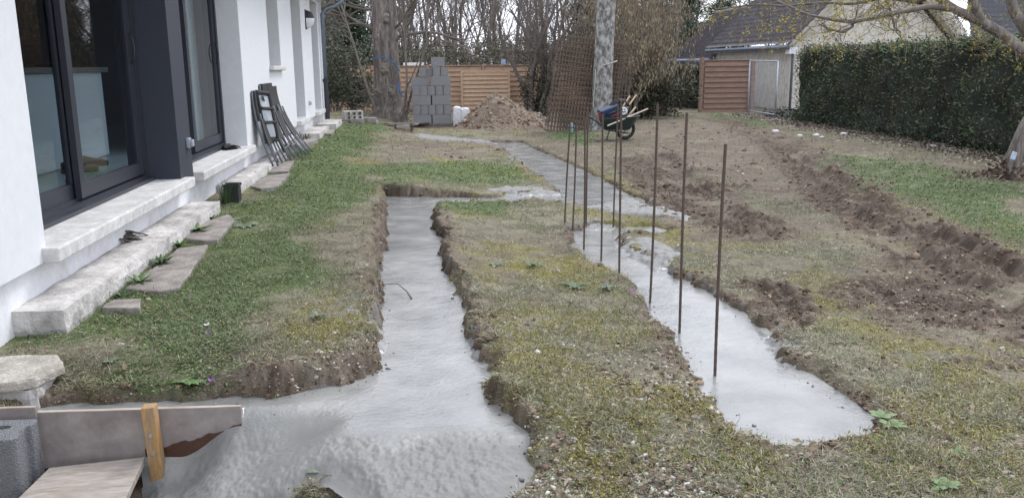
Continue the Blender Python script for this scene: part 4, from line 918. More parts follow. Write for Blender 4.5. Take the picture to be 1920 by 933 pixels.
# white board ends and blue tub seen on and over the fence
q0 = aty(795, 120, 31.9); rough_box('white_plank', (q0[0]-.75, 31.85, 1.27), (q0[0]+.0, 32.0, 1.40), M['whiteboard'], .004, .2, 'white board lying along the top of the fence behind the big tree', 'board', bevel=.002)
q0 = aty(944, 114, 31.2); rough_box('paint_bucket', (q0[0]-.08, 31.12, 1.30), (q0[0]+.08, 31.27, 1.48), mat('pale_blue_tub', (.35, .45, .62), .5), .003, .08, 'small pale blue tub standing on the fence top', 'tub', bevel=.01)
gt = root('gate_panel', (11.2, 30, -.5), 'red brown wooden gate panel of wide overlapping boards by the ivy wall', 'gate')
g0, g1 = aty(1319, 150, 30)[:2], aty(1405, 150, 30)[:2]; bz = gz(11, 30)-.07
panel(gt, g0, g1, bz+.02, 1.36, M['gate'], 10, lap=.06); fpost(gt, g0-[.08, 0], bz-.1, 1.48, M['gate'], .13)
p_ = aty(1411, 150, 30.2)[:2]; fpost(gt, p_, bz-.1, 1.40, M['gate'], .13)
b = MB(); b.box((g0[0], g0[1]-.05, 1.36), (g1[0], g1[1]+.05, 1.40)); b.build('cap_rail', M['gate'], gt, bevel=.004)
# galvanised mesh gate frame swung towards the hedge
hp = root('wire_gate', (12.0, 28, -.5), 'open galvanised wire gate leaf between the wooden gate and the hedge', 'gate')
a0 = aty(1406, 113, 29.9)[:2]; a1 = gpt(1453, 223)[:2]; za = gz(*a1)
zt = 1.36; zb0, zb1 = bz+.10, za+.12
b = MB(); b.tube([(*a0, bz), (*a0, zt)], .022, 8); b.tube([(*a1, za-.05), (*a1, zt-.04)], .025, 8); b.tube([(*a0, zt), (*a1, zt-.04)], .02, 8); b.tube([(*a0, zb0), (*a1, zb1)], .02, 8); b.build('frame', M['galv'], hp, smooth=True)
b = MB()
for i in range(1, 9): t_ = i/9; b.tube([(*a0, zb0+(zt-zb0)*t_), (*a1, zb1+(zt-.04-zb1)*t_)], .005, 4)
for i in range(1, 20): c = a0+(a1-a0)*i/20; b.tube([(*c, zb0+(zb1-zb0)*i/20), (*c, zt-.04*i/20)], .003, 4)
b.build('wire_mesh', M['galv'], hp)
# ------------------------------------------------------------------ rusty reinforcement sheets against the pale tree
shl = ['front rusty welded mesh sheet leaning by the pale tree', 'second rusty mesh sheet of the leaning stack', 'third rusty mesh sheet of the leaning stack', 'fourth rusty mesh sheet of the leaning stack', 'rearmost rusty mesh sheet sticking out right of the pale tree']
shb = aty(1022, 242, 20.7); zb_ = gz(4, 20.7)+.0
MR = mat('light_rusty_wire', (.155, .115, .09), .85, .25, 30, metal=.1)
for s_ in range(5):
    b = MB(); W_, H2 = 1.62, 2.28
    nx, nz_ = 21, 20
    for i in range(nx+1): b.tube([(W_*i/nx, 0, -.02), (W_*i/nx, 0, H2+.05)], .0105, 4)
    for j in range(nz_+1): b.tube([(-.03, -.012, H2*j/nz_), (W_+.03, -.012, H2*j/nz_)], .0105, 4)
    o = b.build('mesh_sheet', MR); o.location = (shb[0]-.0+[0, .035, -.03, .05, .34][s_]*1, 20.45+.05*s_, zb_+.01+[0, .0, .02, 0, -.03][s_])
    o.rotation_euler = (R(-7), R([8.5, 7.5, 9.5, 8, 7][s_]), R(-3+1*s_)); tag(o, shl[s_], 'mesh sheet', 'rusty mesh sheets leaning by the pale tree')
# ------------------------------------------------------------------ bottle
q = gpt(1072, 252); bt = root('bottle', q, 'clear plastic bottle with green liquid and blue label before the mesh sheets', 'bottle')
b = MB(); b.lathe([(.03, 0), (.034, .015), (.034, .11)], q, 14); b.build('green_base', M['bottlegreen'], bt, smooth=True)
b = MB(); b.lathe([(.034, .111), (.034, .15), (.033, .20)], q, 14); b.build('body', M['bottle'], bt, smooth=True)
b = MB(); b.lathe([(.0355, .145), (.0355, .19)], q, 14); b.build('label', M['bottleblue'], bt, smooth=True)
b = MB(); b.lathe([(.033, .201), (.022, .235), (.012, .25), (.012, .27)], q, 14); b.build('neck', M['bottle'], bt, smooth=True)
# ------------------------------------------------------------------ wheelbarrow and its load
wq = gpt(1160, 262); WB = np.array([wq[0], wq[1], wq[2]])
S_ = 16.8/FPX*1.0
def W(px, py, dy=0.): return aty(px, py, WB[1]+dy)
wb = root('wheelbarrow', tuple(WB), 'dark green wheelbarrow loaded with tools beside the pale tree', 'wheelbarrow')
y0 = WB[1]
def ypt(px, py, dy): p_ = W(px, py, dy); return (p_[0], p_[1], p_[2])
# tub: open pan, rim ring and floor ring
rim = [ypt(1126, 224, -.28), ypt(1194, 219, -.30), ypt(1200, 217, .0), ypt(1194, 215, .30), ypt(1126, 219, .28), ypt(1122, 222, 0)]
flo = [ypt(1136, 243, -.16), ypt(1176, 243, -.17), ypt(1180, 243, 0), ypt(1176, 242, .17), ypt(1136, 242, .16), ypt(1133, 243, 0)]
b = MB(); nr_ = 6; b.v = rim+flo; b.f = [(i, (i+1) % 6, 6+(i+1) % 6, 6+i) for i in range(6)]+[(6, 7, 8, 9, 10, 11)]
tb = b.build('tub', M['green'], wb); sm = tb.modifiers.new('thick', 'SOLIDIFY'); sm.thickness = .006
b = MB(); b.tube(rim+[rim[0]], .012, 6); b.build('rim', M['green'], wb, smooth=True)
b = MB()
for sgn in (-1, 1):
    b.tube([ypt(1107, 221, .24*sgn), ypt(1116, 226, .24*sgn), ypt(1136, 243, .20*sgn), ypt(1160, 247, .12*sgn), ypt(1178, 250, .06*sgn)], .016, 8)
b.build('handle_frame', M['black'], wb, smooth=True)
for sgn in (-1, 1):
    b = MB(); b.tube([ypt(1104, 219, .24*sgn), ypt(1112, 222, .24*sgn)], .021, 8); b.build('grip', M['black'], wb)
    b = MB(); b.tube([ypt(1143, 244, .19*sgn), ypt(1137, 262, .21*sgn)], .014, 8); b.tube([ypt(1137, 262, .21*sgn), ypt(1141, 262, .21*sgn)], .014, 8); b.build('leg', M['black'], wb)
wc = np.array(ypt(1172, 251, 0)); rot = Vector((-.15, 1, 0)).to_track_quat('Z', 'Y')
b = MB(); rW = .19
for i in range(25):
    pass
ring = [tuple(wc+np.array(rot @ Vector((rW*math.cos(2*math.pi*i/24), rW*math.sin(2*math.pi*i/24), 0)))+[0, 0, -.0]) for i in range(25)]
dz_ = gz(wc[0], wc[1])-(wc[2]-rW-.035)
ring = [(x_, y_, z_+dz_) for x_, y_, z_ in ring]; wc[2] += dz_
b.tube(ring, .036, 8, cap=False); wh = b.build('wheel', M['black'], wb, smooth=True)
b = MB(); ax = rot @ Vector((0, 0, 1)); b.tube([tuple(Vector(wc)-ax*.04), tuple(Vector(wc)+ax*.04)], .05, 10)
for k_ in range(5): b.tube([tuple(wc), tuple(wc+np.array(rot @ Vector((rW*.9*math.cos(k_*1.257), rW*.9*math.sin(k_*1.257), 0))))], .012, 5)
b.v = [(a-WB[0], bb_-WB[1], c_-WB[2]) for a, bb_, c_ in b.v]; o = b.build('hub', M['galv'], wh, world=False)
# blue tool case lying aslant
tcq = np.array(ypt(1142, 210, .0)); tcr = root('tool_case', tuple(tcq), 'dark blue tool case with red trim lying in the wheelbarrow', 'tool case'); tcr.rotation_euler = (R(8), R(-20), R(4))
b = MB(); b.box((-.20, -.14, -.11), (.20, .14, .11)); b.build('shell', M['blue'], tcr, world=False, bevel=.02)
b = MB(); b.box((-.205, -.143, -.012), (.205, .143, .006)); b.build('seam', M['black'], tcr, world=False)
b = MB(); b.tube([(-.09, -.15, .02), (-.09, -.19, .02), (.09, -.19, .02), (.09, -.15, .02)], .016, 8); b.build('handle', M['black'], tcr, world=False, smooth=True)
b = MB(); b.box((-.02, -.152, -.085), (.16, -.139, -.05)); b.build('trim', M['red'], tcr, world=False, bevel=.004)
b = MB(); b.box((-.215, -.10, -.05), (-.2, .10, .05)); b.build('end_cap', M['red'], tcr, world=False, bevel=.004)
# drum with a white dial lid
dq = np.array(ypt(1169, 208, -.05)); dr = root('drum', tuple(dq), 'black drum with a round white lid beside the blue case in the wheelbarrow', 'drum')
fd = Vector((-dq[0]+.9, -dq[1], .35)).to_track_quat('Z', 'Y')
b = MB(); b.lathe([(.10, -.16), (.105, -.02), (.098, 0)], (0, 0, 0), 24, axis=fd); b.build('shell', M['black'], dr, world=False, smooth=False)
b = MB(); b.lathe([(.085, .0), (.083, .012), (.06, .018)], (0, 0, 0), 24, axis=fd); b.build('lid', M['whiteboard'], dr, world=False)
b = MB()
for xx, yy in ((-.025, .03), (.025, .03), (-.03, -.02), (0.0, -.025), (.03, -.02)):
    p_ = [fd @ Vector((xx+a, yy+c_, .0185)) for a, c_ in ((-.014, -.012), (.014, -.012), (.014, .012), (-.014, .012))]; b.add(p_, [(0, 1, 2, 3)])
b.build('lid_marks', M['navy'], dr, world=False)
b = MB(); pts = []
for i in range(60):
    a = i/59*2*math.pi*2.4; pts.append(tuple(np.array(ypt(1163, 206, .10))+np.array([.19*math.cos(a), .02*i/60+.05*math.sin(a*.5), .17*abs(math.sin(a/2))**.7])))
b.tube([ypt(1139, 205, .05), ypt(1144, 196, .06), ypt(1153, 188, .07), ypt(1163, 186, .07), ypt(1172, 188, .05), ypt(1179, 196, .03), ypt(1181, 206, .0), ypt(1178, 213, -.02)], .018, 8)
b.tube([ypt(1141, 206, .0), ypt(1147, 197, .0), ypt(1156, 190, .0), ypt(1165, 188, .0), ypt(1174, 192, .0), ypt(1178, 200, .0)], .016, 8)
tag(b.build('hose', M['black'], smooth=True), 'thick black hose arched over the tools in the wheelbarrow', 'hose')
def stick(a, bb_, da, db, r0, m_, label): 
    b = MB(); b.tube([ypt(*a, da), ypt(*bb_, db)], r0, 8); tag(b.build('wooden_pole', m_), label, 'pole')
stick((1139, 236), (1215, 204), -.34, -.20, .015, mat('pinkish_handle', (.62, .50, .42), .6), 'long pinkish wooden handle laid across the wheelbarrow front')
stick((1168, 214), (1193, 178), .12, .3, .017, M['timber'], 'pale wooden handle pointing steeply up behind the drum')
stick((1160, 212), (1181, 180), .16, .36, .015, M['timber'], 'short steep pale handle behind the black hose')
stick((1174, 222), (1192, 201), .02, .12, .020, M['timber'], 'pale yellowish timber end right of the drum')
stick((1150, 232), (1194, 219), -.12, -.02, .014, M['greybranch'], 'grey stick lying inside the wheelbarrow rim')
# ------------------------------------------------------------------ folded chairs leaning on the wall
def chair(kind, px_b, label, dy):
    """a folded garden chair seen edge on: frame bars, seat or back panel, curved legs"""
    return
def C3(px, py, x): return tuple(onx(px, py, x))
chg = 'dark folded garden chairs leaning on the white wall'
def fold_chair(y0, label, back=True, top=1.02, foot=.34, lean=.20, pad='rattan', wdt=.50, inner=False):
    """leans back on the wall: foot out on the grass, top against the render; the chair's width runs along the wall"""
    r = root('folding_chair', (WX+foot, y0, .10), label, 'folding chair', chg)
    zf = .08
    def P(t_, s_, off=0.):          # t_ along height, s_ along width
        k_ = t_; x_ = (WX+.02+off)+(foot-.02)*(1-t_)**1.9; return (x_, y0+s_*wdt, zf+top*t_)
    for s_ in (0, 1):
        b = MB(); b.tube([P(t_, s_) for t_ in np.linspace(0, .98, 12)], .013, 8); b.build('leg', M['chairgrey'], r, smooth=True)
        b = MB(); b.tube([P(t_, s_*.86+.07, .055) for t_ in np.linspace(.0, .70, 10)], .012, 8); b.build('leg', M['chairgrey'], r, smooth=True)
    b = MB()
    for t_ in (.06, .30, .99): b = MB(); b.tube([P(t_, 0), P(t_, 1)], .011, 6); b.build('crossbar', M['chairgrey'], r, smooth=True)
    b = MB(); b.tube([P(.16, .07, .055), P(.16, .93, .055)], .010, 6); b.build('crossbar', M['chairgrey'], r, smooth=True)
    def pad_(t0, t1, off, m_, nm):
        b = MB(); rows = 6
        for i in range(rows+1):
            t_ = t0+(t1-t0)*i/rows; p0 = P(t_, .03, off); p1 = P(t_, .97, off); b.v += [p0, p1, (p1[0]+.022, p1[1], p1[2]), (p0[0]+.022, p0[1], p0[2])]
        for i in range(rows):
            k_ = i*4
            for j in range(4): b.f.append((k_+j, k_+(j+1) % 4, k_+4+(j+1) % 4, k_+4+j))
        b.f += [(3, 2, 1, 0), tuple(rows*4+j for j in range(4))]; b.build(nm, m_, r, bevel=.004)
    pad_(.60, 1.0, .012, M['rattan'], 'backrest'); pad_(.28, .62, .04, M['rattan'], 'seat')
    return r
fold_chair(10.95, 'nearest folded chair against the wall, open frame towards the camera', top=.93, foot=.22, wdt=.42)
fold_chair(11.55, 'second folded chair in the leaning row', top=1.0, foot=.30, wdt=.40)
fold_chair(11.95, 'third folded chair in the leaning row, tallest back', top=1.0, foot=.36, wdt=.42)
fold_chair(12.35, 'farthest folded chair of the leaning row, feet spread on the grass', top=.95, foot=.46, wdt=.42)
# folded table frame nearest the camera
tr_ = root('folding_table', (WX+.1, 10.7, .15), 'dark framed folded table with pale underside leaning first in the row', 'folding table')
fx = [onx(480, 172, WX+.05), onx(503, 175, WX+.16), onx(521, 262, WX+.24), onx(500, 264, WX+.12)]
fx = [tuple(q_) for q_ in fx]
def quadbar(pts, r0, nm, m_):
    b = MB(); 
    for i in range(len(pts)): b.tube([pts[i], pts[(i+1) % len(pts)]], r0, 6)
    b.build(nm, m_, tr_)
quadbar(fx, .024, 'frame', M['black'])
b = MB(); c = np.mean(fx, 0); ins = [tuple(np.array(q_)*.86+c*.14) for q_ in fx]; b.add(ins+[(x_-.015, y_, z_) for x_, y_, z_ in ins], [(0, 1, 2, 3), (7, 6, 5, 4), (0, 4, 5, 1), (1, 5, 6, 2), (2, 6, 7, 3), (3, 7, 4, 0)]); b.build('underside', M['chairinner'], tr_)
for k_ in (.33, .62):
    b = MB()
    p0 = np.array(fx[0])*(1-k_)+np.array(fx[3])*k_; p1 = np.array(fx[1])*(1-k_)+np.array(fx[2])*k_; b.tube([tuple(p0+[.02, 0, 0]), tuple(p1+[.02, 0, 0])], .02, 6); b.build('crossbar', M['black'], tr_)
for px0, py0, px1, py1, x_ in ((492, 180, 533, 292, WX+.22), (500, 190, 545, 292, WX+.26)):
    b = MB(); p0 = np.array(onx(px0, py0, WX+.12)); p1 = gpt(px1, py1); p1[2] += .06; mid = (p0+p1)/2+[-.04, 0, .02]; b.tube([tuple(p0), tuple(mid), tuple(p1)], .015, 8); b.build('leg', M['chairgrey'], tr_, smooth=True)
# ------------------------------------------------------------------ small plants and litter by the house
def strap_leaf(b, p, d, L_, wd, droop, n_=5):
    d = Vector(d).normalized(); s_ = Vector((-d.y, d.x, 0)); s_ = s_.normalized() if s_.length > .01 else Vector((1, 0, 0)); p = Vector(p); k0 = len(b.v)
    for i in range(n_+1):
        t_ = i/n_; w_ = wd*math.sin(math.pi*min(1, (t_*.88+.12)))**.8; q_ = p+d*L_*t_+Vector((0, 0, -droop*L_*t_*t_)); b.v += [tuple(q_-s_*w_/2), tuple(q_+Vector((0, 0, .12*w_))), tuple(q_+s_*w_/2)]
    for i in range(n_): k_ = k0+i*3; b.f += [(k_, k_+1, k_+4, k_+3), (k_+1, k_+2, k_+5, k_+4)]
GM = [mat('weed_leaf_dark', (.045, .09, .028), .55, .2, 20), mat('weed_leaf_light', (.085, .15, .045), .55, .2, 20), mat('weed_leaf_grey', (.13, .16, .10), .6, .2, 20)]
def rosette(p, n_, L_, wd, up, m_, label, name='weed', droop=.35, cat='weed'):
    b = MB()
    for i in range(n_):
        a = i*2.4+random.uniform(-.3, .3); u_ = up*random.uniform(.5, 1.3); strap_leaf(b, (0, 0, 0), (math.cos(a), math.sin(a), u_), L_*random.uniform(.6, 1.1), wd*random.uniform(.7, 1.2), droop*random.uniform(.5, 1.3))
    o = b.build(name, m_); o.location = p; return tag(o, label, cat)
def G(px, py, dz=.0):
    q_ = gpt(px, py); zz_ = float(surf(np.array([q_[0]]), np.array([q_[1]]))(z)[0]); return (q_[0], q_[1], zz_+dz)
rosette(G(368, 438, .01), 14, .17, .035, .9, GM[1], 'bright dandelion tuft at the right end of the nearest step')
rosette(G(334, 466, .01), 22, .14, .022, 1.0, GM[1], 'light green tuft along the front of the nearest step')
rosette(G(302, 500, .0), 24, .15, .022, 1.0, GM[0], 'dark green tuft along the near step left of the light tuft')
rosette(G(262, 535, .0), 24, .13, .022, 1.0, GM[1], 'light green tuft at the front of the nearest step, by the largest slab')
rosette(G(228, 560, .0), 20, .11, .02, 1.0, GM[0], 'low dark tuft near the camera end of the nearest step')
rosette(G(395, 412, .0), 16, .12, .02, 1.0, GM[0], 'dark green tuft at the far end of the nearest step')
rosette(G(470, 335, .0), 22, .16, .025, 1.0, GM[1], 'green tuft along the second stone step')
rosette(G(500, 312, .0), 22, .16, .025, 1.0, GM[0], 'dark tuft by the feet of the folded chairs')
rosette(G(455, 425, .01), 9, .17, .06, .2, GM[2], 'flat grey green leaves spread near the black planter', droop=.2)
rosette(G(425, 418, .01), 8, .15, .06, .2, GM[2], 'flat grey green leaves beside the end of the nearest step', droop=.2)
rosette(G(596, 598, .01), 8, .07, .03, .5, GM[2], 'small pale rosette left of the near trench')
rosette(G(352, 722, .01), 6, .09, .04, .4, GM[1], 'light green leaves at the trench edge behind the board')
rosette(G(204, 682, .01), 6, .06, .025, .5, GM[2], 'small grey rosette in the grass right of the capstone')
rosette(G(1650, 790, .01), 7, .07, .03, .5, GM[1], 'light green weed right of the end of the right trench')
rosette(G(1672, 806, .01), 8, .07, .03, .5, GM[1], 'second light weed just below the first at the right trench end')
rosette(G(1792, 850, .01), 6, .05, .025, .5, GM[1], 'small green weed in the lower right lawn')
rosette(G(1770, 918, .01), 8, .07, .03, .5, GM[1], 'green weed at the bottom right edge')
rosette(G(930, 500, .01), 9, .10, .03, .5, GM[2], 'white edged weed on the strip between the trenches')
rosette(G(1000, 502, .01), 9, .10, .03, .5, GM[0], 'dark rosette on the strip between the trenches')
rosette(G(1080, 540, .01), 10, .12, .035, .5, GM[0], 'broad rosette near the left edge of the right trench')
rosette(G(1140, 545, .01), 10, .10, .03, .6, GM[0], 'green rosette among violets by the right trench')
rosette(G(615, 915, .01), 9, .10, .05, .45, GM[2], 'grey green weed at the bottom edge before the slumped concrete')
rosette(G(560, 920, .01), 6, .07, .03, .4, GM[0], 'small dark weed at the bottom edge left of the grey one')
# violets
vm_ = mat('violet_petal', (.22, .07, .32), .6); vp_ = mat('pale_petal', (.65, .6, .68), .6)
def violet(px, py, label, m_=vm_, hgt=.05):
    p_ = G(px, py); r = root('violet', p_, label, 'flower'); b = MB(); b.tube([(0, 0, 0), (.004, 0, hgt)], .0015, 4); b.build('stem', GM[1], r, world=False)
    b = MB()
    for i in range(5): a = i*1.257; strap_leaf(b, (.004, 0, hgt), (math.cos(a), math.sin(a)-.6, .5), .020, .016, .0, 3)
    b.build('petals', m_, r, world=False)
violet(396, 724, 'purple violet at the cut bank behind the board, upper of three', hgt=.055); violet(398, 738, 'whitish violet between the two purple ones behind the board', vp_, .035); violet(400, 750, 'purple violet lowest on the bank behind the board', hgt=.02)
for i, (px, py) in enumerate(((1088, 508), (1100, 512), (1112, 510), (1136, 550), (1180, 566), (1188, 570))):
    violet(px, py, ['leftmost pink violet of the patch on the middle strip', 'middle pink violet of the patch on the middle strip', 'rightmost pink violet of the patch on the middle strip', 'single violet near the green rosette by the right trench', 'left of two violets at the edge of the right trench', 'right of two violets at the edge of the right trench'][i], mat('pink_violet', (.35, .14, .32), .6), .05)
# black planter with chives
q = G(437, 376); pr2 = root('planter', q, 'black plastic planter box by the gap between the stone steps', 'planter')
b = MB(); w_, h_ = .14, .17
for (a, c) in (((-w_/2, -w_/2, 0), (w_/2, -w_/2+.008, h_)), ((-w_/2, w_/2-.008, 0), (w_/2, w_/2, h_)), ((-w_/2, -w_/2+.008, 0), (-w_/2+.008, w_/2-.008, h_)), ((w_/2-.008, -w_/2+.008, 0), (w_/2, w_/2-.008, h_))): b.box(a, c)
b.box((-w_/2+.008, -w_/2+.008, 0), (w_/2-.008, w_/2-.008, .13)); b.build('box', M['black'], pr2, world=False, bevel=.003)
b = MB(); 
for s_ in (-1, 1): b.box((-w_/2-.008, s_*(w_/2+.004)-.005, h_-.02), (w_/2+.008, s_*(w_/2+.004)+.005, h_+.004))
b.build('rim', M['black'], pr2, world=False)
q2 = G(424, 380); b = MB()
for i in range(110):
    a = random.uniform(0, 6.28); k_ = random.uniform(0, .05); strap_leaf(b, (k_*math.cos(a), k_*math.sin(a), 0), (math.cos(a)*.3, math.sin(a)*.3, 1), random.uniform(.12, .27), .004, random.uniform(0, .25), 4)
o = b.build('chives', GM[0]); o.location = q2; tag(o, 'clump of thin upright green chives left of the black planter', 'plant')
b = MB()
for i in range(16):
    a = random.uniform(0, 6.28); strap_leaf(b, (0, 0, 0), (math.cos(a)*.5, math.sin(a)*.5, 1), random.uniform(.08, .18), .003, random.uniform(0, .5), 4)
q_ = onx(388, 362, WX+.08); o = b.build('dry_weed', GM[2]); o.location = (q_[0], q_[1]-.1, 0.02); tag(o, 'thin dry weed in the gap between the two stone steps', 'weed')
def crumple(p, L_, wd, h_, m_, label, name, cat, n_=9, rz=0):
    b = MB()
    for i in range(n_):
        y_ = random.uniform(-wd, wd); a = random.uniform(-.5, .5)+rz; strap_leaf(b, (random.uniform(-L_*.3, L_*.3)*math.cos(rz), y_+random.uniform(-L_*.3, L_*.3)*math.sin(rz), random.uniform(0, h_)), (math.cos(a), math.sin(a), random.uniform(-.05, .4)), L_*random.uniform(.6, 1), wd*random.uniform(.4, .8), .45, 6)
    o = b.build(name, m_); sd_ = o.modifiers.new('s', 'SOLIDIFY'); sd_.thickness = .006; o.location = p; return tag(o, label, cat)
q_ = at(208, 452, .135); crumple((q_[0]+.03, q_[1], .135), .24, .07, .05, M['deadleaf'], 'withered brown plant lying on the nearest stone step', 'withered_plant', 'dead plant', 14, .9)
q_ = at(425, 279, SILL); crumple((q_[0]+.03, q_[1]-.1, SILL+.004), .32, .10, .03, M['cloth'], 'black work glove lying on the second door sill', 'glove', 'glove', 14, 1.4)
for px, py, l_ in ((248, 450, ''),): pass
q_ = onx(518, 250, WX+.1); q_ = at(566, 241, .02)
b = MB()
for i in range(70):
    a = random.uniform(0, 6.28); strap_leaf(b, (random.uniform(-.05, .05), random.uniform(-.15, .15), 0), (math.cos(a)*.6, math.sin(a)*.6, 1), random.uniform(.1, .3), .03, random.uniform(0, .5), 3)
o = b.build('shrub', M['deadleaf']); o.location = (-1.82, 14.9, .0); tag(o, 'small brown leafed shrub by the first stone block of the far door', 'shrub')
# twig in the wet concrete
b = MB(); p0 = at(716, 533, -.09); p1 = at(745, 531, -.05); p2 = at(762, 545, -.06); p3 = at(772, 560, -.098); b.tube([tuple(p0), tuple(p1), tuple(p2), tuple(p3)], [.002, .003, .004, .006], 6)
tag(b.build('twig', M['twig'], smooth=True), 'bent twig sticking out of the wet concrete of the near trench', 'twig')
b = MB(); b.tube([tuple(at(752, 388, -.098)), tuple(at(800, 386, -.098))], .004, 6); tag(b.build('string_line', M['rope']), 'pale string across the far end of the near trench', 'string')
# white scraps near the hedge
for i, (px, py, s_) in enumerate(((1455, 247, .07), (1530, 254, .06), (1582, 253, .07), (1540, 258, .05), (1500, 255, .05), (1748, 276, .07), (1430, 226, .05), (1612, 256, .05))):
    q_ = gpt(px, py); lb = ['white lump below the wire gate', 'left white scrap by the near end of the hedge', 'largest white scrap at the foot of the hedge', 'small white scrap before the hedge end', 'tiny pale scrap between gate and hedge', 'lone white scrap under the middle of the hedge', 'small pale scrap in the green strip by the gate', 'white scrap right of the largest one'][i]
    rough_box('stone', (q_[0]-s_, q_[1]-s_, q_[2]-.01), (q_[0]+s_, q_[1]+s_, q_[2]+s_*.6), M['whiteboard'], .02, .03, lb, 'stone', bevel=.02)
# ------------------------------------------------------------------ trees: tapered limbs grown by chance
def grow(p, d, L_, r0, depth, out, rs, spread=.6, kids=(2, 4), up=.15, wob=.18, ratio=.66, sides=(7, 5, 4, 3, 3, 3), lvl=0, segs=5, minr=.0035, kr=.5, start=.3):
    p = np.array(p, float); d = np.array(d, float); d /= np.linalg.norm(d); pts = [p.copy()]; ds = [d.copy()]
    for i in range(segs):
        d = d+rs.normal(0, wob, 3); d[2] += up; d /= np.linalg.norm(d); p = p+d*L_/segs; pts.append(p.copy()); ds.append(d.copy())
    r1 = r0*(.55 if depth > 0 else .3); rad = np.linspace(r0, max(r1, minr*.6), segs+1); out.append((np.array(pts), rad, sides[min(lvl, 5)]))
    if depth <= 0: return
    for _ in range(rs.integers(kids[0], kids[1]+1)+(1 if depth > 1 else 0)):
        i = rs.integers(max(1, int(segs*start)), segs+1); dd = ds[i]; v_ = rs.normal(0, 1, 3); v_ -= dd*v_.dot(dd); v_ /= np.linalg.norm(v_)+1e-9
        sp_ = spread*rs.uniform(.6, 1.4); nd_ = dd*math.cos(sp_)+v_*math.sin(sp_)
        grow(pts[i], nd_, L_*ratio*rs.uniform(.7, 1.2), max(rad[i]*kr*rs.uniform(.8, 1.3), minr), depth-1, out, rs, spread, kids, up, wob, ratio, sides, lvl+1, max(3, segs-1), minr, kr, start)
def tubes_np(chains):
    Vs, Fs, b = [], [], 0
    for pts, rad, n_ in chains:
        t_ = np.gradient(pts, axis=0); t_ /= np.linalg.norm(t_, axis=1)[:, None]+1e-9
        ref = np.array([0, 0, 1.]) if abs(t_[0][2]) < .8 else np.array([1., 0, 0])
        u_ = np.cross(t_, ref); u_ /= np.linalg.norm(u_, axis=1)[:, None]+1e-9; w_ = np.cross(t_, u_)
        a = np.arange(n_)*2*math.pi/n_; ring = pts[:, None]+(u_[:, None]*np.cos(a)[None, :, None]+w_[:, None]*np.sin(a)[None, :, None])*rad[:, None, None]
        Vs.append(ring.reshape(-1, 3)); m_ = len(pts); I_ = b+np.arange(m_*n_).reshape(m_, n_); J_ = np.roll(I_, -1, 1)
        Fs.append(np.stack([I_[:-1], J_[:-1], J_[1:], I_[1:]], -1).reshape(-1, 4)); b += m_*n_
    return np.vstack(Vs), np.vstack(Fs)
def branches_mesh(name, chains, m_, parent=None, smooth=True):
    V_, F_ = tubes_np(chains); return mesh_np(name, V_, F_, m_, parent, smooth=smooth)
def leaves_np(P_, L_, W_, cols, name, parent=None, tilt=(-1, 1), m_=None, hang=False, sizev=(.7, 1.3)):
    n = len(P_); l = L_*rng.uniform(*sizev, n); w_ = W_*rng.uniform(*sizev, n)
    tl = rng.uniform(*tilt, n) if not hang else rng.uniform(-1.57, -1.1, n)
    V_, F_ = quads(P_[:, 0], P_[:, 1], P_[:, 2], l, w_, rng.uniform(0, 6.28, n), tl, rng.uniform(-1.5, 1.5, n))
    return mesh_np(name, V_, F_, m_ or M['leafcol'], parent, rep4(pick(n, cols)))
def thing(name, loc, label, cat, group=None): return empty(name, loc, label, cat, group)
# -- woodland of bare trees beyond the fence: six grown, then copied
wood_proto = []
for i in range(6):
    rs = np.random.default_rng(50+i); ch = []
    H0 = rs.uniform(5, 7)
    grow((0, 0, 0), (rs.normal(0, .05), rs.normal(0, .05), 1), H0, rs.uniform(.065, .11), 4, ch, rs, spread=.5, kids=(3, 4), up=.10, wob=.07, ratio=.60, segs=8, minr=.009, kr=.42, start=.22)
    r = thing('bare_tree', (0, 0, 0), 'x', 'tree', 'bare trees of the wood beyond the fence')
    branches_mesh('trunk', ch[:1], M['bark'], r); branches_mesh('branches', ch[1:], M['twig'], r); wood_proto.append(r)
pos = []
rs = np.random.default_rng(4)
pxs = [640, 668, 700, 758, 775, 800, 824, 850, 872, 893, 905, 922, 946, 968, 985, 1006, 1030, 1048, 1066, 1090, 1165, 1195, 1225, 860, 935, 1015, 780, 1075, 690, 830, 900, 960, 1040, 1340, 1375, 1400]
for i, px in enumerate(pxs):
    Y_ = 37+((i*7.3) % 22); pos.append((px, Y_))
place = ['left of the big dark trunk', 'beside the house corner', 'above the block stack', 'above the leaning fence panel', 'above the soil heap', 'behind the ivy clad stems', 'behind the rusty mesh', 'left of the pale trunk', 'right of the pale trunk']
pos = sorted(pos)
for i, (px, Y_) in enumerate(pos):
    P_ = wood_proto[i % 6]; r = P_ if i < 6 else copy_tree(P_)
    q_ = aty(px, 120, Y_); r.location = (q_[0], Y_, -.55); s_ = rs.uniform(.85, 1.25); r.scale = (s_, s_, s_); r.rotation_euler = (0, 0, rs.uniform(0, 6.28))
    if px > 1300: Y_ = 60+i*.3; q_ = aty(px, 120, Y_); r.location = (q_[0], Y_, -.55)
    dist = 'near the fence' if Y_ < 43 else ('mid wood' if Y_ < 51 else 'deep in it')
    sect = 'by the house corner' if px < 690 else 'behind the big dark trunk' if px < 780 else 'above the block stack' if px < 862 else 'above the framed panel' if px < 956 else 'behind the ivy clad stems' if px < 1040 else 'behind the rusty mesh' if px < 1110 else 'behind the hazel' if px < 1260 else 'behind the neighbour roof'
    r['label'] = f'bare tree {dist}, {sect}, {i+1} from left'
for i, o in enumerate([q for q in bpy.data.objects if q.name.startswith('bare_tree')]): pass
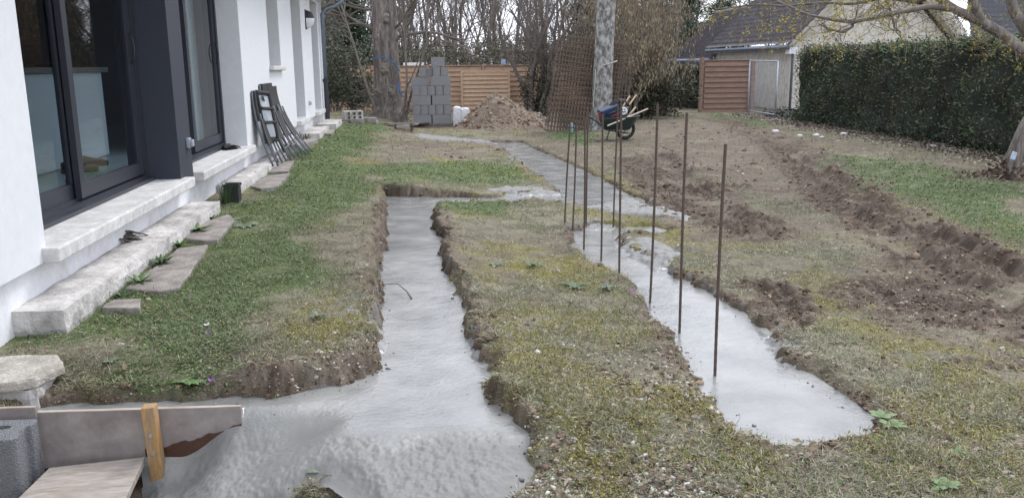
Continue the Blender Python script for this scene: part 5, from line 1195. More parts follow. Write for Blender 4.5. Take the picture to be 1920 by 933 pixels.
# brushwood: tangle of stems and dull leaves low behind the fence
ch = []; rs = np.random.default_rng(77)
for i in range(240):
    px = rs.uniform(560, 1235); Y_ = rs.uniform(32.6, 44); q_ = aty(px, 120, Y_)
    grow((q_[0], Y_, -.5), (rs.normal(0, .25), rs.normal(0, .2), 1), rs.uniform(1.0, 1.9), rs.uniform(.010, .025), 2, ch, rs, spread=.5, kids=(3, 4), up=.04, wob=.16, ratio=.75, sides=(3, 3, 3, 3, 3, 3), segs=5, minr=.006, kr=.7, start=.2)
tag(branches_mesh('brushwood', ch, M['twig']), 'tangled leafless brushwood filling the wood behind the fence', 'brushwood', kind='stuff')
n = 95000; px = rng.uniform(540, 1238, n); Y_ = rng.uniform(33, 47, n); k_ = (px-CX)/math.hypot(FPX, 345.5); a = np.arctan(k_)+YAW; Xl = Y_*np.tan(a)
top = 1.2+1.5*fbm(Xl, Y_, 2.5, 3, 7.); P_ = np.stack([Xl, Y_, -.5+(top+.7)*rng.random(n)**.7], -1)
kk = fbm(Xl+P_[:, 2]*2, Y_, .7, 3, 3.) > .40
tag(leaves_np(P_[kk], .13, .05, [(.075, .075, .045), (.05, .06, .03), (.12, .105, .07), (.09, .08, .055)], 'undergrowth'), 'dull green and brown undergrowth low in the wood', 'undergrowth', kind='stuff')
# far twigs of the wood as one hazy mass
ch = []
for i in range(75):
    px = rs.uniform(480, 1500); Y_ = rs.uniform(56, 78); q_ = aty(px, 120, Y_)
    grow((q_[0], Y_, -.6), (rs.normal(0, .05), 0, 1), rs.uniform(4.5, 7.5), rs.uniform(.06, .12), 3, ch, rs, spread=.45, kids=(3, 5), up=.08, wob=.1, ratio=.55, sides=(4, 3, 3, 3, 3, 3), segs=6, minr=.018, kr=.45, start=.1)
tag(branches_mesh('far_wood', ch, M['twig']), 'far leafless wood seen as a grey mass of trunks and twigs', 'wood', kind='stuff')
# -- large dark tree with suckers
bt_ = gpt(727, 222); Yb = bt_[1]
def trunk_chain(pts, n_=14, flare=None): return (np.array([p for p, _ in pts]), np.array([r_ for _, r_ in pts]), n_)
r = thing('big_tree', tuple(bt_), 'thick dark furrowed trunk with suckers round its foot before the fence', 'tree')
def T(px, py, Y_): return aty(px, py, Y_)
m_per = Yb/FPX
pts = [(T(730, 230, Yb), .55), (T(729, 216, Yb), .47), (T(728, 200, Yb), .40), (T(726, 170, Yb), .36), (T(725, 120, Yb), .345), (T(722, 60, Yb), .33), (T(720, 0, Yb), .32), (T(718, -120, Yb), .34), (T(722, -260, Yb), .25)]
cc_ = []
P0 = np.array([p for p, _ in pts]); r0 = np.array([q_ for _, q_ in pts]); tt = np.linspace(0, 8, 60); PP_ = np.stack([np.interp(tt, range(9), P0[:, j]) for j in range(3)], -1); rr_ = np.interp(tt, range(9), r0)
V_, F_ = tubes_np([(PP_, rr_, 30)])
ang = np.tile(np.arange(30)/30*2*math.pi, 60); hh2 = V_[:, 2]; cen = np.repeat(PP_, 30, 0)
rid = fbm(ang*3.0+np.sin(hh2*2)*.3, hh2*1.2, .22, 4, 13.)-.5; rid2 = np.cos(ang*5+hh2*.4)*(1-ss(-.4, .6, hh2))*.16
V_ = cen+(V_-cen)*(1+rid*.22+rid2)[:, None]
mesh_np('trunk', V_, F_, M['bark'], r, None, smooth=True) if 0 else None
_o = mesh_np('trunk', V_-np.array(bt_), F_, M['bark'], None, None, smooth=True); _o.parent = r
ch = []; rs = np.random.default_rng(12)
for px, py, dx in ((722, 20, -1), (735, 60, 1), (718, -40, -1), (720, -80, 1), (700, 55, -1), (745, 70, 1), (728, 92, 1), (720, -160, -1), (722, -200, 1)):
    p_ = T(px, py, Yb); grow(p_-np.array(bt_), (dx*rs.uniform(.5, 1), rs.uniform(-.7, .3), rs.uniform(.1, .6)), rs.uniform(1.3, 2.4), rs.uniform(.03, .08), 3, ch, rs, spread=.5, kids=(2, 4), up=.05, wob=.2, minr=.006, sides=(6, 4, 3, 3, 3, 3))
branches_mesh('limbs', ch, M['twig'], r)
ch = []
for px, w_ in ((704, -1.0), (750, .8), (757, .5)):
    q_ = T(px+rs.uniform(-6, 6), 214, Yb-.35)-np.array(bt_); q_[2] = 0; grow(q_, (w_*.32, rs.normal(0, .1), 1), rs.uniform(2.6, 4.0), rs.uniform(.028, .045), 2, ch, rs, spread=.35, kids=(3, 5), up=.03, wob=.06, segs=8, minr=.006, ratio=.5, sides=(6, 4, 3, 3, 3, 3))
for i in range(90):
    a = rs.uniform(0, 6.28); q_ = np.array([.55*math.cos(a), .55*math.sin(a), rs.uniform(0, .8)]); grow(q_, (math.cos(a), math.sin(a), rs.uniform(-.2, .8)), rs.uniform(.3, .8), .010, 1, ch, rs, spread=.6, kids=(1, 3), up=-.02, wob=.35, segs=6, minr=.005, sides=(3, 3, 3, 3, 3, 3))
branches_mesh('suckers', ch, M['greybranch'], r)
for px, py, s_, sh in ((722, 128, .14, 1), (707, 172, .09, 1), (735, 172, .09, 1), (723, 34, .12, 1), (733, 190, .09, 1)):
    q_ = T(px, py, Yb-.40); o = rough_box('burr', q_-[s_*.8, .1, s_], q_+[s_*.8, .15, s_], M['greybranch'], .05, .05, parent=r, bevel=.06)
b = MB(); b.tube([tuple(T(698, 110, Yb-.42)), tuple(T(708, 109, Yb-.47)), tuple(T(720, 106, Yb-.5)), tuple(T(738, 118, Yb-.48)), tuple(T(749, 134, Yb-.30))], .014, 5)
b.tube([tuple(T(747, 155, Yb-.45)), tuple(T(748, 165, Yb-.47)), tuple(T(750, 174, Yb-.47)), tuple(T(755, 182, Yb-.47))], .022, 5); b.build('blue_cord', M['bluestrap'], r)
# -- multi stemmed shrub tree with ivy before the fence
sq = gpt(1005, 222); r = thing('ivy_clad_tree', tuple(sq), 'many stemmed bare tree with ivy on its lower stems left of the rusty mesh', 'tree'); ch = []; rs = np.random.default_rng(31)
stems = [((985, 222), (1000, 130), (985, 60), (960, 20)), ((998, 222), (995, 150), (1010, 90), (1040, 10)), ((1010, 222), (1015, 150), (1050, 80), (1090, 0)), ((1000, 222), (985, 170), (955, 110), (935, 60)), ((1018, 222), (1035, 170), (1055, 120), (1085, 50)), ((1005, 222), (1022, 120), (1020, 50), (1010, -40)), ((1012, 222), (1028, 150), (1040, 60), (1050, -30))]
ivp = []
for k_, st_ in enumerate(stems):
    Y_ = sq[1]+rs.uniform(-.4, .4); P_ = np.array([T(px, py, Y_) for px, py in st_])-np.array(sq); t_ = np.linspace(0, 3, 16); PP_ = np.stack([np.interp(t_, range(4), P_[:, j]) for j in range(3)], -1)+rs.normal(0, .02, (16, 3)); rd = np.linspace(.095, .03, 16); ch.append((PP_, rd, 7))
    for j in range(11):
        i = rs.integers(4, 16); grow(PP_[i], (rs.normal(0, .6), rs.normal(0, .5), rs.uniform(.1, 1)), rs.uniform(.6, 1.6), .016, 2, ch, rs, spread=.5, kids=(2, 3), up=.05, wob=.15, minr=.006, sides=(4, 3, 3, 3, 3, 3))
    for i in range(0, 7): ivp.append(PP_[i][None]+rs.normal(0, .11, (70, 3)))
branches_mesh('stems', ch, M['twig'], r); o = leaves_np(np.vstack(ivp), .07, .05, [(.03, .045, .022), (.05, .06, .035), (.07, .065, .045)], 'ivy', r)
# -- pale blotched trunk
pq = gpt(1127, 244); r = thing('pale_tree', tuple(pq), 'straight pale trunk blotched white with a rope tied round it', 'tree'); Yp = pq[1]
P0 = np.array([T(1127, 250, Yp), T(1127, 232, Yp), T(1128, 205, Yp), T(1130, 150, Yp), T(1133, 80, Yp), T(1137, 0, Yp), T(1141, -120, Yp)]); r0 = np.array([.36, .29, .25, .235, .225, .215, .20])
tt = np.linspace(0, 6, 60); PP_ = np.stack([np.interp(tt, range(7), P0[:, j]) for j in range(3)], -1); rr_ = np.interp(tt, range(7), r0); V_, F_ = tubes_np([(PP_, rr_, 28)]); cen = np.repeat(PP_, 28, 0)
ang = np.tile(np.arange(28)/28*2*math.pi, 60); rid = fbm(ang*2, V_[:, 2]*2, .3, 4, 3.)-.5; V_ = cen+(V_-cen)*(1+.10*rid)[:, None]-np.array(pq)
mesh_np('trunk', V_, F_, M['palebark'], r, smooth=True)
ch = []
for i in range(9): grow(P0[6]-np.array(pq)+[0, 0, -rs.uniform(0, .3)], (rs.normal(0, 1), rs.normal(0, 1), .7), 2.0, .06, 3, ch, rs, minr=.006, sides=(5, 4, 3, 3, 3, 3))
branches_mesh('crown', ch, M['twig'], r)
b = MB(); c = (T(1136, 128-8, Yp)); ring = [(c[0]+.262*math.cos(a), c[1]+.262*math.sin(a), c[2]+.07*math.cos(a)*1.0) for a in np.linspace(0, 2*math.pi, 25)]; b.tube(ring, .012, 6, cap=False)
tag(b.build('rope', M['rope'], smooth=True), 'pale rope looped round the pale trunk holding the mesh', 'rope')
b = MB(); b.tube([(c[0]-.262, c[1]-.05, c[2]-.07), tuple(T(1116, 150, Yp-.3)), tuple(T(1112, 200, Yp-.3))], .009, 5); tag(b.build('rope', M['rope']), 'rope end hanging down along the right side of the rusty mesh', 'rope')
# -- hazel in catkin
def bush_from(loc, label, name, stems, H_, W_, col_leaf, nleaf, lsz, tiltm, rsn, cat='shrub', hang=False, dens=None, rad=.03, leafname='foliage', group=None, depth=2):
    rs = np.random.default_rng(rsn); r = thing(name, loc, label, cat, group); ch = []
    for i in range(stems): grow((rs.normal(0, W_*.12), rs.normal(0, W_*.12), 0), (rs.normal(0, .35*W_/H_*1.6), rs.normal(0, .35*W_/H_*1.6), 1), H_*.62*rs.uniform(.7, 1.15), rad*rs.uniform(.6, 1.2), depth, ch, rs, spread=.45, kids=(3, 4), up=.03, wob=.09, ratio=.55, minr=.006, segs=6, sides=(5, 3, 3, 3, 3, 3))
    branches_mesh('stems', ch, M['greybranch'], r)
    tips = np.vstack([c_[0][1:] for c_ in ch if c_[1][0] < rad*.9]); i = rs.integers(0, len(tips), nleaf); P_ = tips[i]+rs.normal(0, .10, (nleaf, 3)); P_ = P_[P_[:, 2] > .05]
    leaves_np(P_, lsz[0], lsz[1], col_leaf, leafname, r, hang=hang); return r
hzc = [(.25, .205, .13), (.20, .165, .11), (.33, .28, .19), (.14, .115, .08), (.28, .24, .17)]
for i, (px, Y_, H_, W_) in enumerate(((1190, 25.5, 5.2, 2.6), (1222, 28.0, 5.4, 2.0), (1165, 28.5, 5.0, 2.6))):
    q_ = aty(px, 190, Y_); bush_from((q_[0], Y_, gz(q_[0], Y_)), ['large catkin laden hazel right of the pale trunk', 'hazel thick with catkins beside the dark conifers', 'hazel with catkins standing behind the pale trunk'][i], 'hazel', 13, H_, W_, hzc, 9000, (.12, .032), 0, 200+i, 'hazel', hang=True, leafname='catkins', group='hazels in catkin')
for i, (px, Y_, H_, W_) in enumerate(((1180, 25.8, 1.7, 2.6), (1235, 28.0, 2.0, 2.5), (1165, 29, 2.3, 2.0))):
    q_ = aty(px, 190, Y_); bush_from((q_[0], Y_, gz(q_[0], Y_)), ['dark low bramble under the large hazel', 'dark evergreen tangle left of the wooden gate', 'dark undershrub behind the wheelbarrow'][i], 'bramble', 14, H_, W_, [(.035, .045, .025), (.055, .06, .035), (.09, .08, .055)], 11000, (.08, .05), 0, 220+i, 'bramble', leafname='foliage', rad=.02)
# ivy hedge left of the gate
def hedge(name, path, wd, top, label, cols, dens, lsz, z0f, core=(.020, .026, .018), amp=.24, cat='hedge', lname='foliage'):
    """a clipped hedge: bumpy inner body of branches with leaf sprays standing out of it"""
    path = np.array(path, float); seg = np.diff(path, axis=0); Ls = np.hypot(seg[:, 0], seg[:, 1]); tot = Ls.sum(); cum = np.r_[0, np.cumsum(Ls)]
    def along(s_): i = np.clip(np.searchsorted(cum, s_, 'right')-1, 0, len(Ls)-1); d_ = seg[i]/Ls[i][..., None]; return path[i]+d_*(s_-cum[i])[..., None], d_
    r = thing(name, (path[0][0], path[0][1], 0), label, cat)
    ns, npf = int(tot/.09)+2, 44
    s_ = np.linspace(0, tot, ns); c, d_ = along(s_); nn = np.stack([d_[:, 1], -d_[:, 0]], -1)
    prof = []; h_ = 1.
    for t_ in np.linspace(0, 1, npf):   # up one side, over the top, down the other
        if t_ < .4: prof.append((-1, t_/.4))
        elif t_ < .6: prof.append((-1+2*(t_-.4)/.2, 1))
        else: prof.append((1, 1-(t_-.6)/.4))
    prof = np.array(prof); A1, B1 = np.meshgrid(np.arange(ns), np.arange(npf), indexing='ij'); sI = s_[A1]; po = prof[B1]
    gzv = z0f(c[:, 0], c[:, 1])[A1]; endt = np.minimum(ss(-.05, .25, sI), ss(-.05, .25, tot-sI))
    bmp = fbm(sI+po[..., 0]*3, po[..., 1]*1.8+po[..., 0]*.5, .4, 4, 5.)-.5
    off = po[..., 0]*(wd/2-.05+bmp*amp*2)*(.35+.65*endt); hh_ = gzv+(top-gzv-.04+bmp*amp)*po[..., 1]*(.9+.1*endt)
    V_ = np.concatenate([c[A1]+nn[A1]*off[..., None], hh_[..., None]], -1).reshape(-1, 3); I_ = np.arange(ns*npf).reshape(ns, npf)
    F_ = np.stack([I_[:-1, :-1], I_[1:, :-1], I_[1:, 1:], I_[:-1, 1:]], -1).reshape(-1, 4)
    F_ = np.vstack([F_, *[np.array([[I_[e, k_], I_[e, k_+1], I_[e, npf-2-k_], I_[e, npf-1-k_]]]) for e in (0, -1) for k_ in range(npf//2-1)]])
    mc = mat(name+'_inner', core, .95, .3, 12); mesh_np('inner_branches', V_-[path[0][0], path[0][1], 0], F_, mc, r, smooth=True)
    n_ = int(dens*tot); ia = rng.integers(0, ns, n_); ib = np.where(rng.random(n_) < .85, rng.integers(0, npf//2+4, n_), rng.integers(0, npf, n_)); P_ = V_.reshape(ns, npf, 3)[ia, ib]+rng.normal(0, .045, (n_, 3))
    P_[:, 0] += rng.normal(0, .03, n_); outw = nn[ia]*prof[ib][:, :1]; P_[:, :2] += outw*rng.uniform(.0, .10, n_)[:, None]
    up_ = (prof[ib][:, 1] >= .97) & (rng.random(n_) < .35); P_[:, 2] += up_*rng.exponential(.045, n_)
    l = lsz[0]*rng.uniform(.6, 1.4, n_); az = np.arctan2(outw[:, 1], outw[:, 0])+rng.normal(0, .9, n_)
    V2, F2_ = quads(P_[:, 0], P_[:, 1], P_[:, 2], l, lsz[1]*rng.uniform(.6, 1.4, n_), az, rng.normal(.35, .55, n_), rng.uniform(-1.2, 1.2, n_))
    pc = pick(n_, cols)*(.55+.9*fbm(P_[:, 0]+P_[:, 1], P_[:, 2], .45, 4, 8.))[:, None]; bw = ss(.60, .70, fbm(P_[:, 0]+P_[:, 1], P_[:, 2], .7, 3, 28.))[:, None]; pc = pc*(1-.6*bw)+np.array([.10, .075, .05])*.6*bw
    mesh_np(lname, V2-[path[0][0], path[0][1], 0], F2_, M['leafcol'], r, rep4(pc)); return r
HG = [(.06, .095, .05), (.085, .13, .062), (.11, .165, .078), (.045, .062, .04), (.14, .17, .095), (.12, .095, .065)]
hq0 = gpt(1483, 226); hp_ = [(hq0[0]+.55, hq0[1]), (10.7+.1, 19.), (10.05, 13.), (9.35, 7.)]
zt_ = aty(1700, 93, 18)[2]
hedge('clipped_hedge', hp_, 1.0, zt_, 'tall clipped dark green hedge along the right side of the lawn', HG, 19000, (.066, .025), lambda x_, y_: base(x_, y_)-.02)
a_, b_ = aty(1256, 180, 36), aty(1312, 180, 33)
hedge('ivy_hedge', [(a_[0], 36), (b_[0], 32.2)], .8, 1.02, 'dark ivy covered hedge left of the wooden gate', [(.035, .045, .03), (.05, .06, .04), (.07, .075, .05)], 3500, (.11, .07), lambda x_, y_: base(x_, y_))
# evergreens
def conifer(loc, H_, W_, cols, n_, label, rsn, sz=(.20, .055), name='conifer', group=None, zlow=.0):
    rs = np.random.default_rng(rsn); r = thing(name, loc, label, 'tree', group); ch = [(np.array([[0, 0, 0], [0, 0, H_*.5], [0, 0, H_]]), np.array([.18, .12, .02]), 7)]; P_ = []
    for i in range(130):
        z_ = zlow+H_*(1-zlow/H_)*rs.uniform(.03, .98); R0 = W_*.5*(1-(z_/H_))**.7*rs.uniform(.6, 1.1)+.15; a = rs.uniform(0, 6.28); e = np.array([math.cos(a)*R0, math.sin(a)*R0, z_-R0*.12]); c = np.array([0, 0, z_]); ch.append((np.array([c, (c+e)/2+[0, 0, .06], e]), np.array([.025, .015, .006]), 3))
        k_ = n_//130; t_ = rs.uniform(.3, 1.05, k_); P_.append(c+(e-c)*t_[:, None]+rs.normal(0, .14, (k_, 3)))
    branches_mesh('trunk', ch, M['bark'], r); leaves_np(np.vstack(P_), sz[0], sz[1], cols, 'foliage', r, tilt=(-.9, .6)); return r
CG = [(.025, .055, .028), (.035, .075, .038), (.05, .095, .048), (.02, .04, .022)]
for i, (px, Y_, H_, W_) in enumerate(((1275, 50, 8.2, 5.0), (1345, 56, 9.0, 5.0), (1222, 52, 8.2, 3.6))):
    q_ = aty(px, 190, Y_); conifer((q_[0], Y_, -.5), H_, W_, CG, 16000, ['green conifer behind the hazels, nearest the neighbour roof', 'dark conifer rising behind the neighbour annex', 'dark conifer half hidden behind the hazels'][i], 300+i)
for i, (px, Y_, H_, W_) in enumerate(((665, 36, 5.2, 2.6), (640, 40, 5.6, 3.0), (1100, 46, 6.5, 3.4))):
    q_ = aty(px, 190, Y_); conifer((q_[0], Y_, -.5), H_, W_, [(.02, .045, .022), (.03, .06, .03), (.045, .075, .04)], 11000, ['dark conifer just right of the house corner', 'dark conifer behind the gutter of the white house', 'dark conifer behind the top of the rusty mesh'][i], 320+i)
for i, (px, Y_, H_, W_) in enumerate(((634, 24.5, 2.0, .7), (662, 26, 1.1, 0.7), (615, 26, 2.6, .8))):
    q_ = aty(px, 190, Y_); bush_from((q_[0], Y_, gz(q_[0], Y_)), ['glossy laurel shrub beside the downpipe', 'low laurel left of the big dark trunk', 'tall loose laurel behind the downpipe'][i], 'laurel', 12, H_*1.05, W_, [(.045, .065, .038), (.07, .09, .055), (.11, .12, .08), (.15, .155, .115)], 4200, (.10, .04), 0, 240+i, 'shrub', rad=.02)
# thin saplings left of the gate
for i, (px, Y_) in enumerate(((1252, 27), (1243, 27.3), (1238, 26.7))):
    q_ = aty(px, 190, Y_); rs = np.random.default_rng(500+i); ch = []; grow((0, 0, 0), (rs.normal(0, .05), 0, 1), 3.4, .028, 2, ch, rs, spread=.3, kids=(2, 3), up=.05, wob=.04, segs=9, sides=(6, 4, 3, 3, 3, 3)); r = thing('sapling', (q_[0], Y_, gz(q_[0], Y_)), ['right thin grey sapling before the ivy hedge', 'middle thin grey sapling before the ivy hedge', 'left thin grey sapling before the ivy hedge'][i], 'sapling', 'saplings before the ivy hedge')
    branches_mesh('stems', ch, M['greybranch'], r)
# ------------------------------------------------------------------ the neighbour's house
nh = root('neighbour_house', (13.5, 30, -.5), 'cream gabled neighbour house with dark brown tiled roof behind the hedge', 'house')
P_e = aty(1478, 84, 30.0); XE = P_e[0]; ZE = P_e[2]; PA = aty(1657, -96, 30.0); XA, ZA = PA[0], PA[2]; XR = 2*XA-XE
Y1 = XE/math.tan(math.atan((1328-CX)/math.hypot(FPX, 345.5))+YAW); Y2 = XE/math.tan(math.atan((1254-CX)/math.hypot(FPX, 345.5))+YAW)
zg = -.55
def solid_poly(parent, pts, nrm, th, nm, m_):
    b = MB(); n_ = len(pts); b.v = [tuple(p) for p in pts]+[tuple(np.array(p)+np.array(nrm)*th) for p in pts]; b.f = [tuple(range(n_)), tuple(range(n_, 2*n_))[::-1]]+[(i, n_+i, n_+(i+1) % n_, (i+1) % n_) for i in range(n_)]; return b.build(nm, m_, parent)
ov = .30; sl_ = (ZA-ZE)/(XA-XE)
solid_poly(nh, [(XE+ov, 30.25, zg), (XR-ov, 30.25, zg), (XR-ov, 30.25, ZE+.05), (XA, 30.25, ZA-.28), (XE+ov, 30.25, ZE+.05)], (0, .25, 0), 1, 'gable_wall', M['cream'])
solid_poly(nh, [(XE+ov, 30.502, zg), (XE+ov, Y1-.1, zg), (XE+ov, Y1-.1, ZE+.02), (XE+ov, 30.502, ZE+.02)], (.25, 0, 0), 1, 'side_wall', M['ivywall'])
solid_poly(nh, [(XE+ov+.02, Y1-.1, zg), (XE+ov+.02, Y2, zg), (XE+ov+.02, Y2, ZE-.45), (XE+ov+.02, Y1-.1, ZE-.45)], (.25, 0, 0), 1, 'annex_wall', M['cream'])
def tiled(parent, e0, e1, r0_, r1_, rows, wave, m_, nm, rise=.045, th=.05):
    """a tiled slope between eave e0-e1 and ridge r0-r1: courses step down, pans wave across"""
    e0, e1, r0_, r1_ = map(lambda q_: np.array(q_, float), (e0, e1, r0_, r1_)); ncol = int(max(np.linalg.norm(e1-e0), np.linalg.norm(r1_-r0_))/wave*4)
    nrm = np.cross(e1-e0, r0_-e0); nrm /= np.linalg.norm(nrm); nrm = nrm if nrm[2] > 0 else -nrm
    u_ = np.linspace(0, 1, ncol+1); Vs = []; 
    for i in range(rows):
        for t_, k_ in ((i/rows, 1.0), ((i+.999)/rows, .0)):
            L0_ = e0+(r0_-e0)*t_; L1_ = e1+(r1_-e1)*t_; row = L0_[None]+(L1_-L0_)[None]*u_[:, None]; wv = .022*np.sin(np.arange(ncol+1)*math.pi/2)
            jit = np.random.default_rng(i*3+5).normal(0, .006, ncol+1); Vs.append(row+nrm[None]*((rise*k_+wv+jit)[:, None]))
    V_ = np.vstack(Vs); I_ = np.arange(len(V_)).reshape(2*rows, ncol+1); F_ = np.stack([I_[:-1, :-1], I_[:-1, 1:], I_[1:, 1:], I_[1:, :-1]], -1).reshape(-1, 4)
    o = mesh_np(nm, V_-np.array(parent.location), F_, m_, None); o.parent = parent; return o
tiled(nh, (XE, 29.85, ZE), (XE, Y1, ZE), (XA, 29.85, ZA), (XA, Y1, ZA), 17, .26, M['tile'], 'roof_slope', rise=.085)
tiled(nh, (XR, 29.85, ZE), (XR, Y1, ZE), (XA, 29.85, ZA), (XA, Y1, ZA), 17, .26, M['tile'], 'roof_slope', rise=.085)
AR = aty(1341, 26, Y2); AE = aty(1254, 112, Y2); 
zr_ = AR[2]; xr_ = AR[0]
tiled(nh, (XE+.1, Y1-.3, ZE-.45), (XE+.1, Y2, ZE-.45), (xr_, Y1-2.5, zr_), (xr_, Y2, zr_), 24, .11, M['tile'], 'annex_roof', rise=.025)
b = MB(); b.tube([(xr_, Y1-2.5, zr_+.03), (xr_, Y2, zr_+.03)], .10, 8); b.build('ridge_tiles', mat('pale_ridge', (.22, .20, .18), .9, .3, 10), nh)
b = MB(); b.tube([(XE-.05, 29.9, ZE-.08), (XE-.05, Y1, ZE-.08)], .07, 8); b.tube([(XE+.1, 30.0, ZE-.05), (XE+ov-.06, 30.1, ZE-.35), (XE+ov-.06, 30.1, zg)], .05, 8); b.build('gutter', M['zinc'], nh, smooth=True)
b = MB(); b.tube([(XE+.05, Y1-.2, ZE-.50), (XE+.05, Y2, ZE-.50)], .08, 8); b.build('annex_gutter', mat('blue_grey_gutter', (.20, .26, .36), .5), nh, smooth=True)
for sx, xe in ((1, XE), (-1, XR)):
    solid_poly(nh, [(xe+.0, 29.84, ZE-.10), (XA, 29.84, ZA-.10), (XA, 29.84, ZA+.05), (xe, 29.84, ZE+.05)], (0, .04, 0), 1, 'bargeboard', M['tile'] if 0 else mat('pale_bargeboard', (.42, .39, .33), .8, .1))
    solid_poly(nh, [(xe+.02*sx, 29.885, ZE-.06), (XA, 29.885, ZA-.07), (XA, 30.249, ZA-.07), (xe+.02*sx, 30.249, ZE-.06)], (0, 0, .03), 1, 'soffit', M['cream'])
b = MB(); b.box((XE+.02, 29.9, ZE-.32), (XE+.32, 30.24, ZE-.09)); b.box((XR-.32, 29.9, ZE-.32), (XR-.02, 30.24, ZE-.09)); b.build('eave_box', M['whiteboard'], nh)
# second neighbour roof at the far right
fhp = aty(1870, 60, 40); fh = root('far_house', (fhp[0], 40, -.5), 'grey tiled house roof behind the gable at the far right', 'house')
e0, e1 = aty(1822, 92, 38), aty(2100, 92, 38); r0_, r1_ = aty(1800, -60, 43), aty(2100, -60, 43)
e0[2] = e1[2] = aty(1860, 90, 38)[2]; r0_[2] = r1_[2] = aty(1860, -90, 43)[2]
tiled(fh, e0, e1, r0_, r1_, 20, .30, M['tile2'], 'roof_slope', rise=.05)
solid_poly(fh, [(e0[0]+.3, 38.4, -.6), (e1[0], 38.4, -.6), (e1[0], 38.4, e0[2]-.02), (e0[0]+.3, 38.4, e0[2]-.02)], (0, .25, 0), 1, 'wall', M['cream'])
solid_poly(fh, [(e0[0]+.3, 38.66, -.6), (e0[0]+.3, 43, -.6), (e0[0]+.3, 43, r0_[2]-.3), (e0[0]+.3, 38.66, e0[2]-.02)], (.25, 0, 0), 1, 'side_wall', M['cream'])
# ------------------------------------------------------------------ flowering tree at the right edge
tq = gpt(1893, 334); yt = thing('flowering_tree', tuple(tq), 'leaning tree with yellow blossom reaching over the hedge at the right edge', 'tree'); T0 = np.array(tq); Yt = tq[1]
def limb(pts, rad, n_=10, k_=10):
    P_ = np.array([aty(px, py, Yt+dy) for px, py, dy in pts])-T0; m_ = len(pts); t_ = np.linspace(0, m_-1, (m_-1)*k_+1)
    # smooth interpolation
    PP_ = np.stack([np.interp(t_, range(m_), P_[:, j]) for j in range(3)], -1)
    for _ in range(3): PP_[1:-1] = (PP_[:-2]+2*PP_[1:-1]+PP_[2:])/4
    return (PP_, np.interp(t_, range(m_), rad), n_)
main = [limb([(1885, 345, 0), (1893, 320, 0), (1905, 285, 0), (1925, 235, 0), (1960, 180, .1), (1955, 130, .1), (1915, 95, 0)], [.16, .12, .095, .085, .08, .078, .075], 12), limb([(1915, 95, 0), (1880, 65, 0), (1835, 38, 0), (1790, 18, 0), (1750, -10, 0), (1690, -60, 0)], [.075, .068, .06, .05, .042, .034], 12)]
main += [limb([(1955, 130, .1), (1925, 60, .15), (1900, 20, .15), (1885, -40, .1)], [.085, .07, .06, .05]), limb([(1840, 40, 0), (1825, 5, -.1), (1815, -40, -.2)], [.055, .045, .04])]
sec = [limb([(1790, 18, 0), (1740, 12, -.2), (1690, 22, -.4), (1640, 32, -.5), (1596, 42, -.6), (1560, 37, -.6), (1515, 28, -.7), (1470, 8, -.7), (1430, -10, -.7)], [.04, .034, .03, .026, .022, .018, .014, .012, .01], 7),
 limb([(1750, -10, 0), (1720, 5, .2), (1660, -5, .3), (1600, 8, .4), (1540, 5, .5), (1470, 12, .5), (1420, 8, .5), (1340, 18, .6)], [.03, .026, .022, .018, .016, .012, .010, .006], 7),
 limb([(1596, 42, -.6), (1600, 50, -.6), (1580, 62, -.6), (1550, 52, -.6), (1535, 45, -.6)], [.016, .014, .012, .008, .006], 6),
 limb([(1690, 22, -.4), (1675, 50, -.4), (1690, 62, -.4)], [.014, .012, .006], 6), limb([(1660, -10, .3), (1672, 30, .3), (1680, 60, .3), (1690, 70, .3)], [.018, .014, .008, .005], 6),
 limb([(1740, -20, .1), (1700, -10, 0), (1650, -30, 0), (1560, -25, 0), (1500, -20, -.1), (1420, -25, -.1)], [.03, .025, .02, .016, .012, .01], 6),
 limb([(1515, 28, -.7), (1500, 48, -.7), (1480, 70, -.7), (1455, 85, -.7)], [.012, .009, .007, .004], 5)]
tw = []; rs = np.random.default_rng(91); bl_ = []
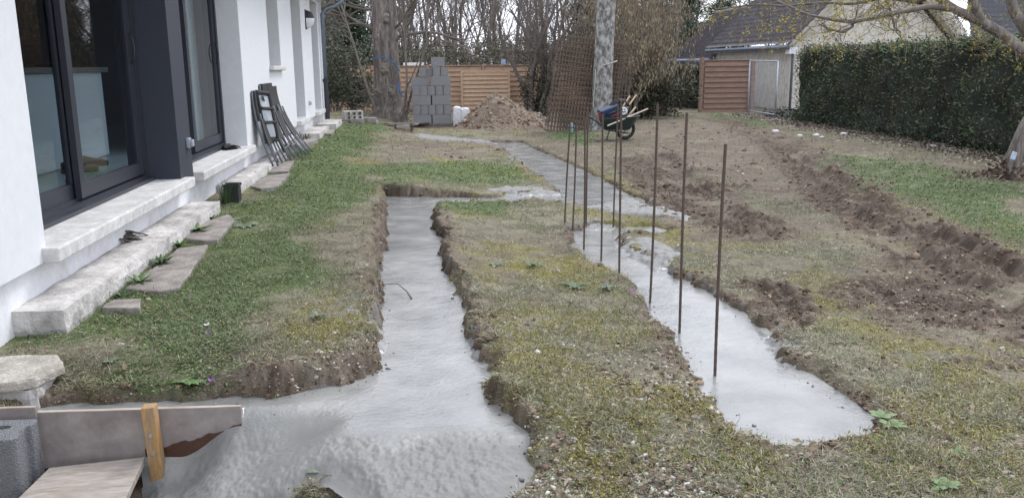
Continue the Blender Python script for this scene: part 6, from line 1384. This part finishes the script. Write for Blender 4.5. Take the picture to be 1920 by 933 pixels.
for c_ in sec+main[1:]:
    P_ = c_[0]; rd = c_[1]
    Lg = np.linalg.norm(np.diff(P_, axis=0), axis=1).sum(); 
    for j in range(int(Lg*11)):
        i = rs.integers(2, len(P_)); dr_ = np.array([rs.normal(-.35, .7), rs.normal(0, .5), rs.normal(-.05, .6)])
        grow(P_[i], dr_, rs.uniform(.22, .50), .0050, 2, tw, rs, spread=.6, kids=(2, 4), up=.0, wob=.22, ratio=.55, minr=.0022, segs=5, sides=(4, 3, 3, 3, 3, 3), kr=.6)
for c_ in tw:
    if rs.random() < .5: 
        e = c_[0][-1] if rs.random() < .6 else c_[0][rs.integers(1, len(c_[0]))]; bl_.append(e+rs.normal(0, .006, (rs.integers(3, 9), 3)))
    if rs.random() < .05: e = c_[0][-1]; bl_.append(e+rs.normal(0, .022, (26, 3)))
V_, F_ = tubes_np(main); _o = mesh_np('trunk', V_, F_, M['bark'], yt, smooth=True)
branches_mesh('limbs', sec, M['twig'], yt); branches_mesh('twigs', tw, M['twig'], yt)
leaves_np(np.vstack(bl_), .014, .011, [(.50, .40, .05), (.42, .36, .07), (.60, .50, .10), (.30, .28, .06)], 'blossom', yt, tilt=(-1.5, 1.5))
q_ = aty(1900, 292, Yt-.16); b = MB(); b.box((q_[0]-.035, q_[1]-.02, q_[2]-.05), (q_[0]+.03, q_[1], q_[2]+.05), rot=Matrix.Rotation(R(15), 3, 'Y')); tag(b.build('tag', mat('pale_blue_tag', (.5, .6, .75), .5), bevel=.008), 'pale blue tag on the trunk at the right edge', 'tag')
n = 420; a = rng.uniform(0, 6.28, n); rd_ = np.abs(rng.normal(0, .28, n)); P_ = np.stack([T0[0]-.1+rd_*np.cos(a), T0[1]+rd_*np.sin(a), T0[2]+np.maximum(.01, .22-.5*rd_)*rng.random(n)], -1)
tag(leaves_np(P_, .07, .05, [(.10, .07, .05), (.16, .12, .09), (.22, .17, .13)], 'bark_litter'), 'dead leaves and bark heaped at the foot of the right tree', 'leaf litter', kind='stuff')
